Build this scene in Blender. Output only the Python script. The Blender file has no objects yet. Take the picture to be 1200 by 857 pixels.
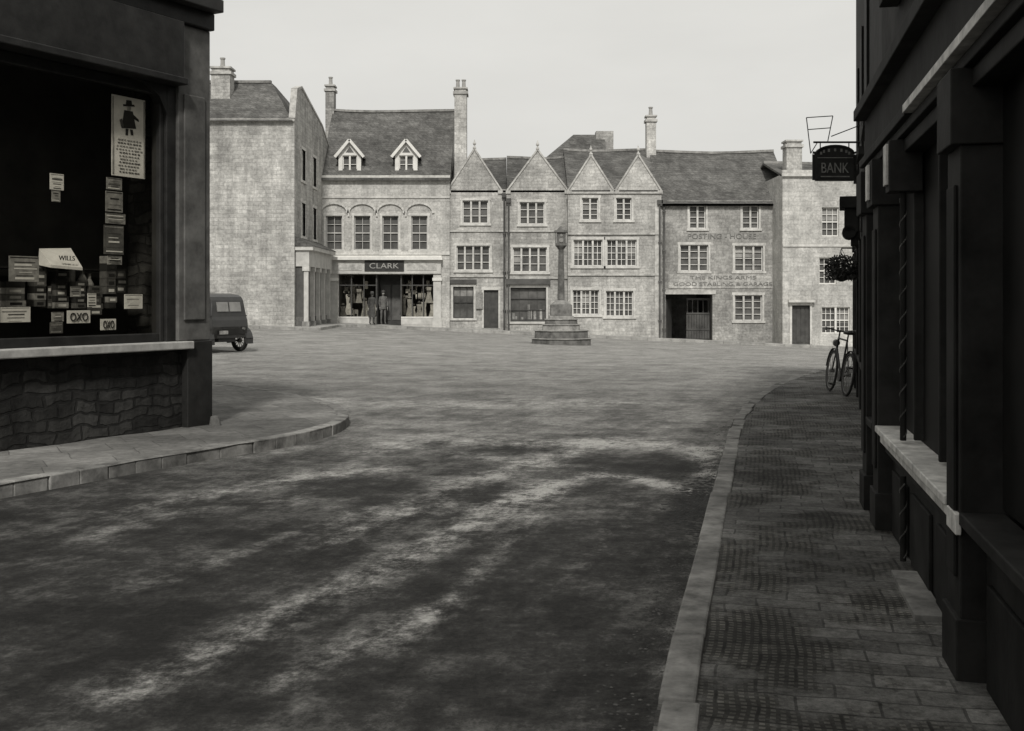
import bpy, math, random
import numpy as np
from mathutils import Matrix, Vector
random.seed(7)
rnd = random.Random(11)
EYE = 1.6; F = 1300.0
# pixel helpers: image coordinates -> metres at a facade's estimated distance Y
def fx(a, Y): return (a-600.0)*Y/F
def fz(b, Y): return EYE+(350.0-b)*Y/F
def ground(x, y):
    xx = min(max(x, -25), 30)
    zx = 0.33-0.046*(xx+9.3)
    t = min(max((y-13)/42.0, 0), 1)
    return zx*t
S = bpy.context.scene
COL = S.collection
TINT = (1.0, 0.982, 0.93)
def g(v, a=1.0): return (v*TINT[0], v*TINT[1], v*TINT[2], a)

# ------------------------------------------------------------------ materials
MATS = {}
def newmat(name):
    m = bpy.data.materials.new(name); m.use_nodes = True
    MATS[name] = m
    nt = m.node_tree
    return m, nt, nt.nodes['Principled BSDF']
def nd(nt, t, **kw):
    n = nt.nodes.new(t)
    for k, v in kw.items():
        if k in n.inputs.keys(): n.inputs[k].default_value = v
        else: setattr(n, k, v)
    return n
def noise(nt, vec, scale, detail=4, rough=0.6):
    n = nd(nt, 'ShaderNodeTexNoise'); n.inputs['Scale'].default_value = scale
    n.inputs['Detail'].default_value = detail; n.inputs['Roughness'].default_value = rough
    nt.links.new(vec, n.inputs['Vector']); return n.outputs['Fac']
def mrange(nt, val, a, b, c, d):
    n = nd(nt, 'ShaderNodeMapRange')
    nt.links.new(val, n.inputs[0])
    for i, q in enumerate((a, b, c, d)): n.inputs[i+1].default_value = q
    return n.outputs[0]
def math_(nt, op, a, b):
    n = nd(nt, 'ShaderNodeMath', operation=op)
    for i, q in enumerate((a, b)):
        if isinstance(q, (int, float)): n.inputs[i].default_value = q
        else: nt.links.new(q, n.inputs[i])
    return n.outputs[0]
def mulcol(nt, col, fac):
    n = nd(nt, 'ShaderNodeVectorMath', operation='SCALE')
    nt.links.new(col, n.inputs[0]); nt.links.new(fac, n.inputs['Scale'])
    return n.outputs[0]
def bump(nt, bs, h, strength, dist):
    b = nd(nt, 'ShaderNodeBump'); b.inputs['Strength'].default_value = strength
    b.inputs['Distance'].default_value = dist
    nt.links.new(h, b.inputs['Height']); nt.links.new(b.outputs[0], bs.inputs['Normal'])
def plain(name, c, rough=0.8, var=0.3, scale=6, bmp=0.2, spec=0.25, metal=0.0):
    m, nt, bs = newmat(name)
    tc = nd(nt, 'ShaderNodeTexCoord').outputs['Object']
    n1 = noise(nt, tc, scale, 5, 0.65); n2 = noise(nt, tc, scale*0.13, 2)
    a = mrange(nt, n1, 0.3, 0.7, 1-var, 1+var)
    b = mrange(nt, n2, 0.3, 0.7, 1-var*0.6, 1+var*0.6)
    f = math_(nt, 'MULTIPLY', a, b)
    rgb = nd(nt, 'ShaderNodeRGB'); rgb.outputs[0].default_value = g(c)
    nt.links.new(mulcol(nt, rgb.outputs[0], f), bs.inputs['Base Color'])
    bs.inputs['Roughness'].default_value = rough
    bs.inputs['Specular IOR Level'].default_value = spec
    bs.inputs['Metallic'].default_value = metal
    if bmp: bump(nt, bs, n1, bmp, 0.02)
    return m
def masonry(name, c1, c2, cm, bw, bh, ms, mode='wall', dist=0.06, stain=0.35, bmp=0.5, rough=0.9, zs=1.0, rot=0.0, streak=0.24):
    m, nt, bs = newmat(name)
    tc = nd(nt, 'ShaderNodeTexCoord').outputs['Object']
    sp = nd(nt, 'ShaderNodeSeparateXYZ'); nt.links.new(tc, sp.inputs[0])
    cb = nd(nt, 'ShaderNodeCombineXYZ')
    if mode == 'wall':
        nt.links.new(math_(nt, 'ADD', sp.outputs[0], sp.outputs[1]), cb.inputs[0])
        nt.links.new(math_(nt, 'MULTIPLY', sp.outputs[2], zs), cb.inputs[1])
        vec = cb.outputs[0]
    else:
        mp = nd(nt, 'ShaderNodeMapping'); mp.inputs['Rotation'].default_value = (0, 0, rot)
        nt.links.new(tc, mp.inputs[0]); vec = mp.outputs[0]
    nn = nd(nt, 'ShaderNodeTexNoise'); nn.inputs['Scale'].default_value = 2.2; nn.inputs['Detail'].default_value = 3
    nt.links.new(tc, nn.inputs['Vector'])
    sc = nd(nt, 'ShaderNodeVectorMath', operation='SCALE'); sc.inputs['Scale'].default_value = dist*2
    sb = nd(nt, 'ShaderNodeVectorMath', operation='SUBTRACT'); sb.inputs[1].default_value = (.5, .5, .5)
    nt.links.new(nn.outputs['Color'], sb.inputs[0]); nt.links.new(sb.outputs[0], sc.inputs[0])
    ad = nd(nt, 'ShaderNodeVectorMath', operation='ADD'); nt.links.new(vec, ad.inputs[0]); nt.links.new(sc.outputs[0], ad.inputs[1])
    br = nd(nt, 'ShaderNodeTexBrick'); nt.links.new(ad.outputs[0], br.inputs['Vector'])
    br.inputs['Color1'].default_value = g(c1); br.inputs['Color2'].default_value = g(c2); br.inputs['Mortar'].default_value = g(cm)
    br.inputs['Scale'].default_value = 1; br.inputs['Mortar Size'].default_value = ms
    br.inputs['Mortar Smooth'].default_value = 0.4
    br.inputs['Brick Width'].default_value = bw; br.inputs['Row Height'].default_value = bh
    br.offset = 0.43; br.squash = 0.75; br.squash_frequency = 3
    n1 = noise(nt, tc, 0.35, 4); n2 = noise(nt, tc, 9, 5, 0.75); n0 = noise(nt, tc, 1.7, 5, .65)
    f = math_(nt, 'MULTIPLY', mrange(nt, n1, 0.3, 0.7, 1-stain, 1+stain*0.7), mrange(nt, n2, 0.3, 0.7, 0.64, 1.32))
    f = math_(nt, 'MULTIPLY', f, mrange(nt, n0, 0.3, 0.7, 0.74, 1.2))
    if streak and mode == 'wall':   # rain streaks run down the face
        ms_ = nd(nt, 'ShaderNodeMapping'); ms_.inputs['Scale'].default_value = (1.6, 1.6, .16); nt.links.new(tc, ms_.inputs[0])
        f = math_(nt, 'MULTIPLY', f, mrange(nt, noise(nt, ms_.outputs[0], 1.3, 5, .7), .3, .7, 1-streak, 1+streak*.7))
    nt.links.new(mulcol(nt, br.outputs['Color'], f), bs.inputs['Base Color'])
    bs.inputs['Roughness'].default_value = rough; bs.inputs['Specular IOR Level'].default_value = 0.15
    h = math_(nt, 'ADD', math_(nt, 'MULTIPLY', br.outputs['Fac'], -0.7), n2)
    bump(nt, bs, h, bmp, 0.02)
    return m

masonry('stone_a', .45, .33, .34, .36, .15, .014)
masonry('stone_b', .48, .37, .37, .40, .16, .014)
masonry('stone_c', .37, .28, .30, .38, .16, .012)
masonry('stone_pale', .52, .44, .44, .55, .22, .012, stain=.2)
masonry('stone_inn', .38, .27, .29, .34, .14, .013)
masonry('stone_left', .50, .37, .38, .42, .17, .016, stain=.34, streak=.3)
masonry('slate', .15, .10, .075, .30, .16, .012, dist=.02, stain=.35, bmp=.4, zs=1.4)
masonry('slate_dark', .12, .085, .06, .30, .16, .012, dist=.02, stain=.35, bmp=.4, zs=1.4)
masonry('riser_rubble', .070, .028, .030, .34, .125, .018, dist=.13, stain=.6, bmp=1.0, streak=.5)
plain('dressed', .50, .85, .25, 5)
plain('coping', .41, .9, .35, 5)
plain('paint_white', .66, .6, .12, 5, 0)
plain('fascia_pale', .48, .7, .2, 3, 0)
plain('glass', .10, .35, .55, 1.4, 0.0, .3)  # tone raised for distance haze; pale blotches paint in sky reflection
plain('glass_curtain', .27, .5, .4, 2.5, 0.0, .2)
plain('dark_far', .085, .7, .4, 2, 0)  # dark parts of far houses, lightened to put distance haze into colour
plain('door_dark', .065, .6, .3, 4, 0)
plain('sign_black', .040, .6, .3, 4, 0)
plain('letter', .17, .8, .4, 9, 0)
plain('letter_sign', .34, .8, .15, 9, 0)
plain('chimney_pot', .32, .8, .2, 6)
plain('shop_black', .026, .55, .4, 3, .2, .3)
plain('shop_frame', .020, .5, .45, 5, .2, .3)
plain('pilaster_paint', .105, .6, .5, 3.2, .3, .25)
plain('sill_stone', .36, .8, .3, 6, .3)
plain('bank_wood', .018, .75, .5, 3, .3, .10)
plain('bank_wood2', .024, .75, .5, 3, .3, .10)
plain('bank_glass', .013, .6, .6, 1.2, 0, .06)
plain('worn_white', .55, .6, .4, 9, .2)
plain('bead_glint', .10, .5, .7, 20, .2)  # pale spiral strip: highlights along the pillar edges painted as colour
plain('iron', .035, .5, .3, 8, .1, .3, .3)
plain('sign_face', .030, .6, .35, 10, .1)
plain('card', .62, .7, .12, 10, 0)
plain('card_grey', .24, .7, .4, 14, 0)
plain('card_dark', .09, .7, .4, 14, 0)
plain('ink', .022, .7, .2, 10, 0)
plain('car_paint', .030, .35, .25, 4, .02, .5)
plain('car_glass', .22, .2, .3, 2, 0, .5)
plain('tyre', .03, .9, .3, 12, .2)
plain('hub', .12, .5, .3, 12, .1, .4)
plain('cross_stone', .23, .9, .45, 4, .5)
plain('cross_dark', .13, .9, .5, 5, .5)
plain('kerb_stone', .19, .9, .55, 6, .5)
plain('far_paving', .30, .9, .35, 3, .3)
plain('leaf', .05, .8, .5, 20, 0)
plain('cloth_light', .36, .9, .35, 8, .1)
plain('cloth_dark', .07, .9, .4, 8, .1)
plain('skin_tone', .38, .7, .1, 12, 0)
plain('gravel', .055, .9, .5, 10, .3)
plain('mud', .022, .8, .5, 10, .6)
plain('earth', .10, .95, .4, .5, .2)
masonry('flag_left', .20, .135, .11, .62, .48, .007, mode='flat', dist=.04, rot=math.radians(-28), stain=.5, bmp=.5)

def paviours():
    m, nt, bs = newmat('paviour')
    tc = nd(nt, 'ShaderNodeTexCoord').outputs['Object']
    mp = nd(nt, 'ShaderNodeMapping'); mp.inputs['Rotation'].default_value = (0, 0, math.radians(13))
    nt.links.new(tc, mp.inputs[0]); vec = mp.outputs[0]
    nn = nd(nt, 'ShaderNodeTexNoise'); nn.inputs['Scale'].default_value = 1.6; nn.inputs['Detail'].default_value = 5
    nt.links.new(tc, nn.inputs['Vector'])
    mx = nd(nt, 'ShaderNodeMixRGB'); mx.blend_type = 'ADD'; mx.inputs[0].default_value = .10
    nt.links.new(vec, mx.inputs[1]); nt.links.new(nn.outputs['Color'], mx.inputs[2])
    br = nd(nt, 'ShaderNodeTexBrick'); nt.links.new(mx.outputs[0], br.inputs['Vector'])
    br.inputs['Color1'].default_value = g(.130); br.inputs['Color2'].default_value = g(.070); br.inputs['Mortar'].default_value = g(.050)
    br.inputs['Scale'].default_value = 1; br.inputs['Mortar Size'].default_value = .006
    br.inputs['Brick Width'].default_value = .30; br.inputs['Row Height'].default_value = .15
    b2 = nd(nt, 'ShaderNodeTexBrick'); nt.links.new(mx.outputs[0], b2.inputs['Vector'])
    b2.inputs['Color1'].default_value = g(1.25); b2.inputs['Color2'].default_value = g(.9); b2.inputs['Mortar'].default_value = g(.42)
    b2.inputs['Scale'].default_value = 1; b2.inputs['Mortar Size'].default_value = .009
    b2.inputs['Brick Width'].default_value = .0375; b2.inputs['Row Height'].default_value = .0375; b2.offset = 0
    worn = mrange(nt, noise(nt, tc, 1.6, 6, .7), .44, .54, 0, 1)
    m2 = nd(nt, 'ShaderNodeMixRGB'); nt.links.new(worn, m2.inputs[0]); m2.inputs[2].default_value = (1, 1, 1, 1)
    nt.links.new(b2.outputs['Color'], m2.inputs[1])
    m3 = nd(nt, 'ShaderNodeMixRGB'); m3.blend_type = 'MULTIPLY'; m3.inputs[0].default_value = 1
    nt.links.new(br.outputs['Color'], m3.inputs[1]); nt.links.new(m2.outputs[0], m3.inputs[2])
    f = math_(nt, 'MULTIPLY', mrange(nt, noise(nt, tc, .8, 7, .75), .3, .7, .30, 1.75), mrange(nt, noise(nt, tc, 14, 7, .9), .3, .7, .25, 1.8))
    nt.links.new(mulcol(nt, m3.outputs[0], f), bs.inputs['Base Color'])
    bs.inputs['Roughness'].default_value = .85; bs.inputs['Specular IOR Level'].default_value = .2
    h = math_(nt, 'ADD', math_(nt, 'MULTIPLY', br.outputs['Fac'], -.8), math_(nt, 'MULTIPLY', b2.outputs['Fac'], -.4))
    bump(nt, bs, h, .5, .01)
paviours()

def road_mat():
    m, nt, bs = newmat('road_surface')
    tc = nd(nt, 'ShaderNodeTexCoord').outputs['Object']
    at = nd(nt, 'ShaderNodeAttribute', attribute_name='dry').outputs['Fac']
    st_ = nd(nt, 'ShaderNodeAttribute', attribute_name='track').outputs['Fac']
    amp = nd(nt, 'ShaderNodeAttribute', attribute_name='amp').outputs['Fac']
    mp = nd(nt, 'ShaderNodeMapping'); mp.vector_type = 'POINT'
    mp.inputs['Rotation'].default_value = (0, 0, math.radians(17))
    nt.links.new(tc, mp.inputs[0])
    mp2 = nd(nt, 'ShaderNodeMapping'); mp2.inputs['Scale'].default_value = (1, .38, 1); nt.links.new(mp.outputs[0], mp2.inputs[0])
    mp3 = nd(nt, 'ShaderNodeMapping'); mp3.inputs['Scale'].default_value = (1, .09, 1); nt.links.new(mp.outputs[0], mp3.inputs[0])
    st = noise(nt, mp2.outputs[0], 4.0, 8, .78)
    rut = noise(nt, mp3.outputs[0], 6.0, 6, .7)
    bl = noise(nt, tc, .95, 8, .70)
    md = noise(nt, tc, 5.5, 8, .85)
    fi = noise(nt, tc, 24, 8, .95)
    # tracks break up where the surface is rough
    br = mrange(nt, math_(nt, 'ADD', math_(nt, 'MULTIPLY', st, .45), math_(nt, 'MULTIPLY', md, .55)), .40, .58, .10, 1.4)
    w = math_(nt, 'ADD', mrange(nt, st, .3, .7, -.15, .15), mrange(nt, bl, .3, .7, -.36, .34))
    w = math_(nt, 'ADD', w, mrange(nt, md, .3, .7, -.24, .24))
    w = math_(nt, 'ADD', w, mrange(nt, rut, .3, .7, -.09, .09))
    v = math_(nt, 'ADD', at, math_(nt, 'MULTIPLY', st_, br))
    v = math_(nt, 'ADD', v, math_(nt, 'MULTIPLY', w, amp))
    cr = nd(nt, 'ShaderNodeValToRGB'); nt.links.new(v, cr.inputs[0])
    e = cr.color_ramp.elements
    e[0].position = 0.05; e[0].color = g(.026)
    e[1].position = 1.0; e[1].color = g(.44)
    a = e.new(.30); a.color = g(.052)
    a = e.new(.54); a.color = g(.135)
    f = mrange(nt, fi, .3, .7, .25, 1.8)
    nt.links.new(mulcol(nt, cr.outputs[0], f), bs.inputs['Base Color'])
    bs.inputs['Roughness'].default_value = .9; bs.inputs['Specular IOR Level'].default_value = .15
    bump(nt, bs, math_(nt, 'ADD', fi, math_(nt, 'MULTIPLY', md, 2.0)), .75, .02)
road_mat()

def shop_glass():
    m, nt, bs = newmat('shop_glass')
    out = [n for n in nt.nodes if n.type == 'OUTPUT_MATERIAL'][0]
    nt.nodes.remove(bs)
    tr = nd(nt, 'ShaderNodeBsdfTransparent'); tr.inputs[0].default_value = g(.9)
    gl = nd(nt, 'ShaderNodeBsdfGlossy'); gl.inputs['Roughness'].default_value = .03; gl.inputs[0].default_value = g(.8)
    mx = nd(nt, 'ShaderNodeMixShader'); mx.inputs[0].default_value = .05
    nt.links.new(tr.outputs[0], mx.inputs[1]); nt.links.new(gl.outputs[0], mx.inputs[2]); nt.links.new(mx.outputs[0], out.inputs[0])
shop_glass()

# ------------------------------------------------------------------ mesh builder
def group(name, loc=(0, 0, 0)):
    e = bpy.data.objects.new(name, None); e.empty_display_size = .3; e.location = loc
    COL.objects.link(e); return e
def frame(o, ud, oz=0):
    l = math.hypot(*ud); ux, uy = ud[0]/l, ud[1]/l
    return Matrix(((ux, -uy, 0, o[0]), (uy, ux, 0, o[1]), (0, 0, 1, oz), (0, 0, 0, 1)))
class Part:
    def __init__(s, name, parent=None, M=None):
        s.name, s.parent, s.M = name, parent, M or Matrix.Identity(4)
        s.v, s.f, s.m, s.sl = [], [], [], []
    def mi(s, mat):
        if mat not in s.sl: s.sl.append(mat)
        return s.sl.index(mat)
    def poly(s, pts, mat):
        b = len(s.v); s.v += [tuple(p) for p in pts]; s.f.append(tuple(range(b, b+len(pts)))); s.m.append(s.mi(mat))
    def hexa(s, p, mat):
        b = len(s.v); s.v += [tuple(q) for q in p]; i = s.mi(mat)
        for q in ((3, 2, 1, 0), (4, 5, 6, 7), (0, 1, 5, 4), (1, 2, 6, 5), (2, 3, 7, 6), (3, 0, 4, 7)):
            s.f.append(tuple(b+k for k in q)); s.m.append(i)
    def box(s, u0, u1, v0, v1, z0, z1, mat):
        u0, u1 = min(u0, u1), max(u0, u1); z0, z1 = min(z0, z1), max(z0, z1); v0, v1 = min(v0, v1), max(v0, v1)
        s.hexa([(u0, v0, z0), (u1, v0, z0), (u1, v1, z0), (u0, v1, z0), (u0, v0, z1), (u1, v0, z1), (u1, v1, z1), (u0, v1, z1)], mat)
    def slab(s, q, th, mat):
        s.hexa([(a, b, c-th) for a, b, c in q]+list(q), mat)
    def beam(s, p0, p1, w, h, mat):
        p0, p1 = Vector(p0), Vector(p1); d = (p1-p0).normalized()
        up = Vector((0, 0, 1)) if abs(d.z) < .95 else Vector((0, 1, 0))
        a = d.cross(up).normalized()*w/2; b = a.cross(d).normalized()*h/2
        s.hexa([p0-a-b, p0+a-b, p1+a-b, p1-a-b, p0-a+b, p0+a+b, p1+a+b, p1-a+b], mat)
    def cyl(s, p0, p1, r0, r1, n, mat, cap=True, ph=0):
        p0, p1 = Vector(p0), Vector(p1); d = (p1-p0).normalized()
        up = Vector((0, 0, 1)) if abs(d.z) < .95 else Vector((1, 0, 0))
        a = d.cross(up).normalized(); b = d.cross(a).normalized(); k = len(s.v); i = s.mi(mat)
        for P, r in ((p0, r0), (p1, r1)):
            for j in range(n):
                t = 2*math.pi*j/n+ph; s.v.append(tuple(P+a*r*math.cos(t)+b*r*math.sin(t)))
        for j in range(n):
            s.f.append((k+j, k+(j+1) % n, k+n+(j+1) % n, k+n+j)); s.m.append(i)
        if cap:
            s.f.append(tuple(k+j for j in range(n))[::-1]); s.m.append(i)
            s.f.append(tuple(k+n+j for j in range(n))); s.m.append(i)
    def torus(s, c, ax, R, r, mat, n=28, m=8):
        c = Vector(c); ax = Vector(ax).normalized(); up = Vector((0, 0, 1)) if abs(ax.z) < .9 else Vector((1, 0, 0))
        a = ax.cross(up).normalized(); b = ax.cross(a).normalized(); k = len(s.v); i = s.mi(mat)
        for j in range(n):
            t = 2*math.pi*j/n; dr = a*math.cos(t)+b*math.sin(t)
            for l in range(m):
                q = 2*math.pi*l/m; s.v.append(tuple(c+dr*(R+r*math.cos(q))+ax*r*math.sin(q)))
        for j in range(n):
            for l in range(m):
                s.f.append((k+j*m+l, k+((j+1) % n)*m+l, k+((j+1) % n)*m+(l+1) % m, k+j*m+(l+1) % m)); s.m.append(i)
    def lathe(s, c, prof, n, mat, sy=1.0):
        k = len(s.v); i = s.mi(mat)
        for r, z in prof:
            for j in range(n):
                t = 2*math.pi*j/n; s.v.append((c[0]+r*math.cos(t), c[1]+r*sy*math.sin(t), c[2]+z))
        for q in range(len(prof)-1):
            for j in range(n):
                s.f.append((k+q*n+j, k+q*n+(j+1) % n, k+(q+1)*n+(j+1) % n, k+(q+1)*n+j)); s.m.append(i)
    def facade(s, u0, u1, z0, z1, ops, mat, dep=.22, v=0.0, rev=None):
        us = sorted({u0, u1, *[o[0] for o in ops], *[o[1] for o in ops]}); zs = sorted({z0, z1, *[o[2] for o in ops], *[o[3] for o in ops]})
        us = [u for u in us if u0 <= u <= u1]; zs = [z for z in zs if z0 <= z <= z1]
        for a, b in zip(us, us[1:]):
            for c, d in zip(zs, zs[1:]):
                cu, cz = (a+b)/2, (c+d)/2
                if any(o[0] < cu < o[1] and o[2] < cz < o[3] for o in ops): continue
                s.poly([(a, v, c), (b, v, c), (b, v, d), (a, v, d)], mat)
        r = rev or mat
        for o in ops:
            a, b, c, d = o[:4]; w = v+dep
            s.poly([(a, v, c), (a, v, d), (a, w, d), (a, w, c)], r); s.poly([(b, v, c), (b, w, c), (b, w, d), (b, v, d)], r)
            s.poly([(a, v, d), (b, v, d), (b, w, d), (a, w, d)], r); s.poly([(a, v, c), (a, w, c), (b, w, c), (b, v, c)], r)
    def done(s, bevel=0, smooth=False):
        me = bpy.data.meshes.new(s.name); me.from_pydata(s.v, [], s.f)
        for q in s.sl: me.materials.append(MATS[q])
        me.polygons.foreach_set('material_index', s.m)
        if smooth: me.polygons.foreach_set('use_smooth', [True]*len(s.f))
        me.update()
        o = bpy.data.objects.new(s.name, me); COL.objects.link(o)
        if s.parent:
            o.parent = s.parent; o.matrix_parent_inverse = Matrix.Translation(s.parent.location).inverted()
        o.matrix_basis = s.M
        if bevel:
            b = o.modifiers.new('bevel', 'BEVEL'); b.width = bevel; b.segments = 2; b.limit_method = 'ANGLE'
        return o
def text(body, name, parent, M, u, v, z, width, mat, ext=.008, height=None):
    cu = bpy.data.curves.new(name, 'FONT'); cu.body = body; cu.extrude = .02; cu.align_x = 'CENTER'; cu.align_y = 'CENTER'
    o = bpy.data.objects.new(name+'_tmp', cu); COL.objects.link(o)
    bpy.context.view_layer.update()
    me = bpy.data.meshes.new_from_object(o.evaluated_get(bpy.context.evaluated_depsgraph_get()))
    bpy.data.objects.remove(o)
    xs = [q.co.x for q in me.vertices]; ys = [q.co.y for q in me.vertices]
    w = max(xs)-min(xs); h = max(ys)-min(ys); sx = width/w; sy = (height/h) if height else sx
    for q in me.vertices:
        q.co.x = (q.co.x-(max(xs)+min(xs))/2)*sx; q.co.y = (q.co.y-(max(ys)+min(ys))/2)*sy; q.co.z *= ext/.02
    me.materials.clear(); me.materials.append(MATS[mat])
    o = bpy.data.objects.new(name, me); COL.objects.link(o)
    o.parent = parent; o.matrix_parent_inverse = Matrix.Translation(parent.location).inverted()
    o.matrix_basis = M @ Matrix.Translation((u, v, z)) @ Matrix.Rotation(math.pi/2, 4, 'X')
    return o

def window(P, u0, u1, z0, z1, nx=1, bx=2, bz=3, v=0.0, sur='dressed', fr='paint_white', gl='glass', tran=False, sw=.10):
    if sur:
        P.box(u0-sw, u0, v-.025, v+.14, z0, z1, sur); P.box(u1, u1+sw, v-.025, v+.14, z0, z1, sur)
        P.box(u0-sw-.03, u1+sw+.03, v-.03, v+.14, z1, z1+.13, sur); P.box(u0-sw-.05, u1+sw+.05, v-.07, v+.14, z0-.11, z0, sur)
    w = (u1-u0)/nx
    for i in range(nx):
        a, b = u0+i*w, u0+(i+1)*w
        P.poly([(a, v+.19, z0), (b, v+.19, z0), (b, v+.19, z1), (a, v+.19, z1)], gl)
        if rnd.random() < .35:   # blind or curtain in the upper panes
            zc = z0+(z1-z0)*rnd.choice([.4, .55, .7])
            P.poly([(a, v+.185, zc), (b, v+.185, zc), (b, v+.185, z1), (a, v+.185, z1)], 'glass_curtain')
        if i: P.box(a-.045, a+.045, v+.03, v+.18, z0, z1, sur or fr)
        e = .045
        P.box(a, a+e, v+.10, v+.16, z0, z1, fr); P.box(b-e, b, v+.10, v+.16, z0, z1, fr)
        P.box(a+e, b-e, v+.10, v+.16, z0, z0+.05, fr); P.box(a+e, b-e, v+.10, v+.16, z1-.045, z1, fr)
        for k in range(1, bx):
            c = a+(b-a)*k/bx; P.box(c-.014, c+.014, v+.125, v+.158, z0+.05, z1-.045, fr)
        for k in range(1, bz):
            c = z0+(z1-z0)*k/bz; t = .03 if (tran and k == bz//2) else .014
            P.box(a+e, b-e, v+.12, v+.162, c-t, c+t, fr)
def door(P, u0, u1, z0, z1, v=0.0, mat='door_dark', sur='dressed'):
    if sur:
        P.box(u0-.1, u0, v-.03, v+.14, z0, z1, sur); P.box(u1, u1+.1, v-.03, v+.14, z0, z1, sur); P.box(u0-.12, u1+.12, v-.035, v+.14, z1, z1+.14, sur)
    P.box(u0, u1, v+.12, v+.18, z0, z1, mat)
    n = 4
    for k in range(n):
        a = u0+(u1-u0)*(k+.12)/n; b = u0+(u1-u0)*(k+.88)/n
        P.box(a, b, v+.10, v+.12, z0+.1, z1-.08, mat)
def chimney(P, u0, u1, v0, v1, z0, z1, mat, pots=2):
    P.box(u0, u1, v0, v1, z0, z1-.35, mat)
    P.box(u0-.07, u1+.07, v0-.07, v1+.07, z1-.35, z1-.22, 'coping')
    P.box(u0+.02, u1-.02, v0+.02, v1-.02, z1-.22, z1-.08, mat)
    P.box(u0-.05, u1+.05, v0-.05, v1+.05, z1-.08, z1, 'coping')
    for i in range(pots):
        c = u0+(u1-u0)*(i+.5)/pots
        P.cyl((c, (v0+v1)/2, z1), (c, (v0+v1)/2, z1+.45), .11, .085, 10, 'chimney_pot')
        P.cyl((c, (v0+v1)/2, z1+.40), (c, (v0+v1)/2, z1+.46), .12, .12, 10, 'chimney_pot')
def gable(Pw, Pr, uc, half, ze, zr, v1, wm, rm='slate', v=0.0, fin=True):
    Pw.poly([(uc-half, v, ze), (uc+half, v, ze), (uc, v, zr)], wm)
    for sgn in (-1, 1):
        q = [(uc, v+.15, zr+.02), (uc+sgn*(half+.05), v+.15, ze-.03), (uc+sgn*(half+.05), v1, ze-.03), (uc, v1, zr+.02)]
        if sgn < 0: q = q[::-1]
        Pr.slab(q, .09, rm)
        Pr.beam((uc+sgn*(half+.08), v+.06, ze-.06), (uc+sgn*.01, v+.06, zr+.06), .22, .08, 'coping')
        Pr.box(uc+sgn*(half-.1), uc+sgn*(half+.14), v-.07, v+.2, ze-.22, ze-.06, 'coping')
    if fin:
        Pr.box(uc-.08, uc+.08, v-.05, v+.13, zr+.05, zr+.15, 'coping')
        Pr.lathe((uc, v+.04, zr+.15), [(.05, 0), (.03, .08), (.08, .14), (.08, .2), (.04, .26), (.01, .38)], 8, 'coping')
def xroof(P, u0, u1, v0, vr, v1, ze, zr, mat='slate', ov=.22, wm=None, Pw=None):
    n = 6   # slightly sagging old roof: several strips
    def sag(t): return -.07*math.sin(math.pi*t)+.02*math.sin(7*t+u0)
    for i in range(n):
        ta, tb = i/n, (i+1)/n; a, b = u0+(u1-u0)*ta, u0+(u1-u0)*tb
        P.slab([(a, v0-ov, ze-ov*.9), (b, v0-ov, ze-ov*.9), (b, vr, zr+sag(tb)), (a, vr, zr+sag(ta))], .1, mat)
        P.slab([(a, vr, zr+sag(ta)), (b, vr, zr+sag(tb)), (b, v1, ze), (a, v1, ze)], .1, mat)
        P.beam((a, vr, zr+.03+sag(ta)), (b, vr, zr+.03+sag(tb)), .22, .12, 'cross_stone')
    if Pw:
        for u in (u0+.06, u1-.06): Pw.poly([(u, v0, ze), (u, v1, ze), (u, vr, zr-.1)], wm)
def shell(P, u0, u1, v1, z0, z1, wm, v=0.0):
    P.poly([(u0, v, z0), (u0, v1, z0), (u0, v1, z1), (u0, v, z1)], wm); P.poly([(u1, v, z0), (u1, v1, z0), (u1, v1, z1), (u1, v, z1)], wm)
    P.poly([(u0, v1, z0), (u1, v1, z0), (u1, v1, z1), (u0, v1, z1)], wm)
def R(Y, a, b, c, d):   # opening from left,right,top,bottom image pixels
    return (fx(a, Y), fx(b, Y), fz(d, Y), fz(c, Y))

# ------------------------------------------------------------------ draper's shop building (Clark)
Y = 55.0; M = frame((0, Y), (1, 0))
G = group('draper_shop_building', (-6.3, Y, .3))
W = Part('walls', G, M); Rf = Part('roof', G, M); Wn = Part('windows', G, M); Ch = Part('chimneys', G, M)
u0, u1 = fx(376, Y), fx(527, Y)
ops = [R(Y, a, a+19, 253, 293) for a in (382, 415, 448, 482)]
for o in ops: window(Wn, *o, nx=1, bx=2, bz=4, tran=True, fr='fascia_pale', gl='glass')
shopop = (fx(397, Y), fx(509, Y), -1.0, fz(322, Y)); sdoor = R(Y, 377, 387, 328, 377)
W.facade(u0, u1, -1, fz(205, Y), ops+[shopop, sdoor], 'stone_pale')
shell(W, u0, u1, 8, -1, fz(205, Y), 'stone_a')
door(Wn, *sdoor)
xroof(Rf, u0-.05, u1+.05, 0, 4, 8, fz(205, Y), fz(130, 59), 'slate', Pw=W, wm='stone_a')
W.box(u0, u1+.02, -.18, 0, fz(211, Y), fz(206, Y), 'dressed')
W.box(u0, u1, -.06, 0, fz(300, Y)+.05, fz(295, Y), 'dressed')
W.box(u0, u1, -.05, 0, fz(231, Y)-.06, fz(231, Y)+.03, 'dressed')
for c in (391.5, 424.5, 457.5, 491.5):      # scalloped hood moulds
    cu = fx(c, Y); pts = []
    for k in range(11):
        t = math.pi*k/10; pts.append((cu-.69*math.cos(t), -.03, fz(250, Y)+.5*math.sin(t)))
    for p, q in zip(pts, pts[1:]): W.beam(p, q, .12, .10, 'dressed')
    W.box(cu-.71, cu-.63, -.07, 0, fz(254, Y), fz(250, Y), 'dressed')
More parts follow.
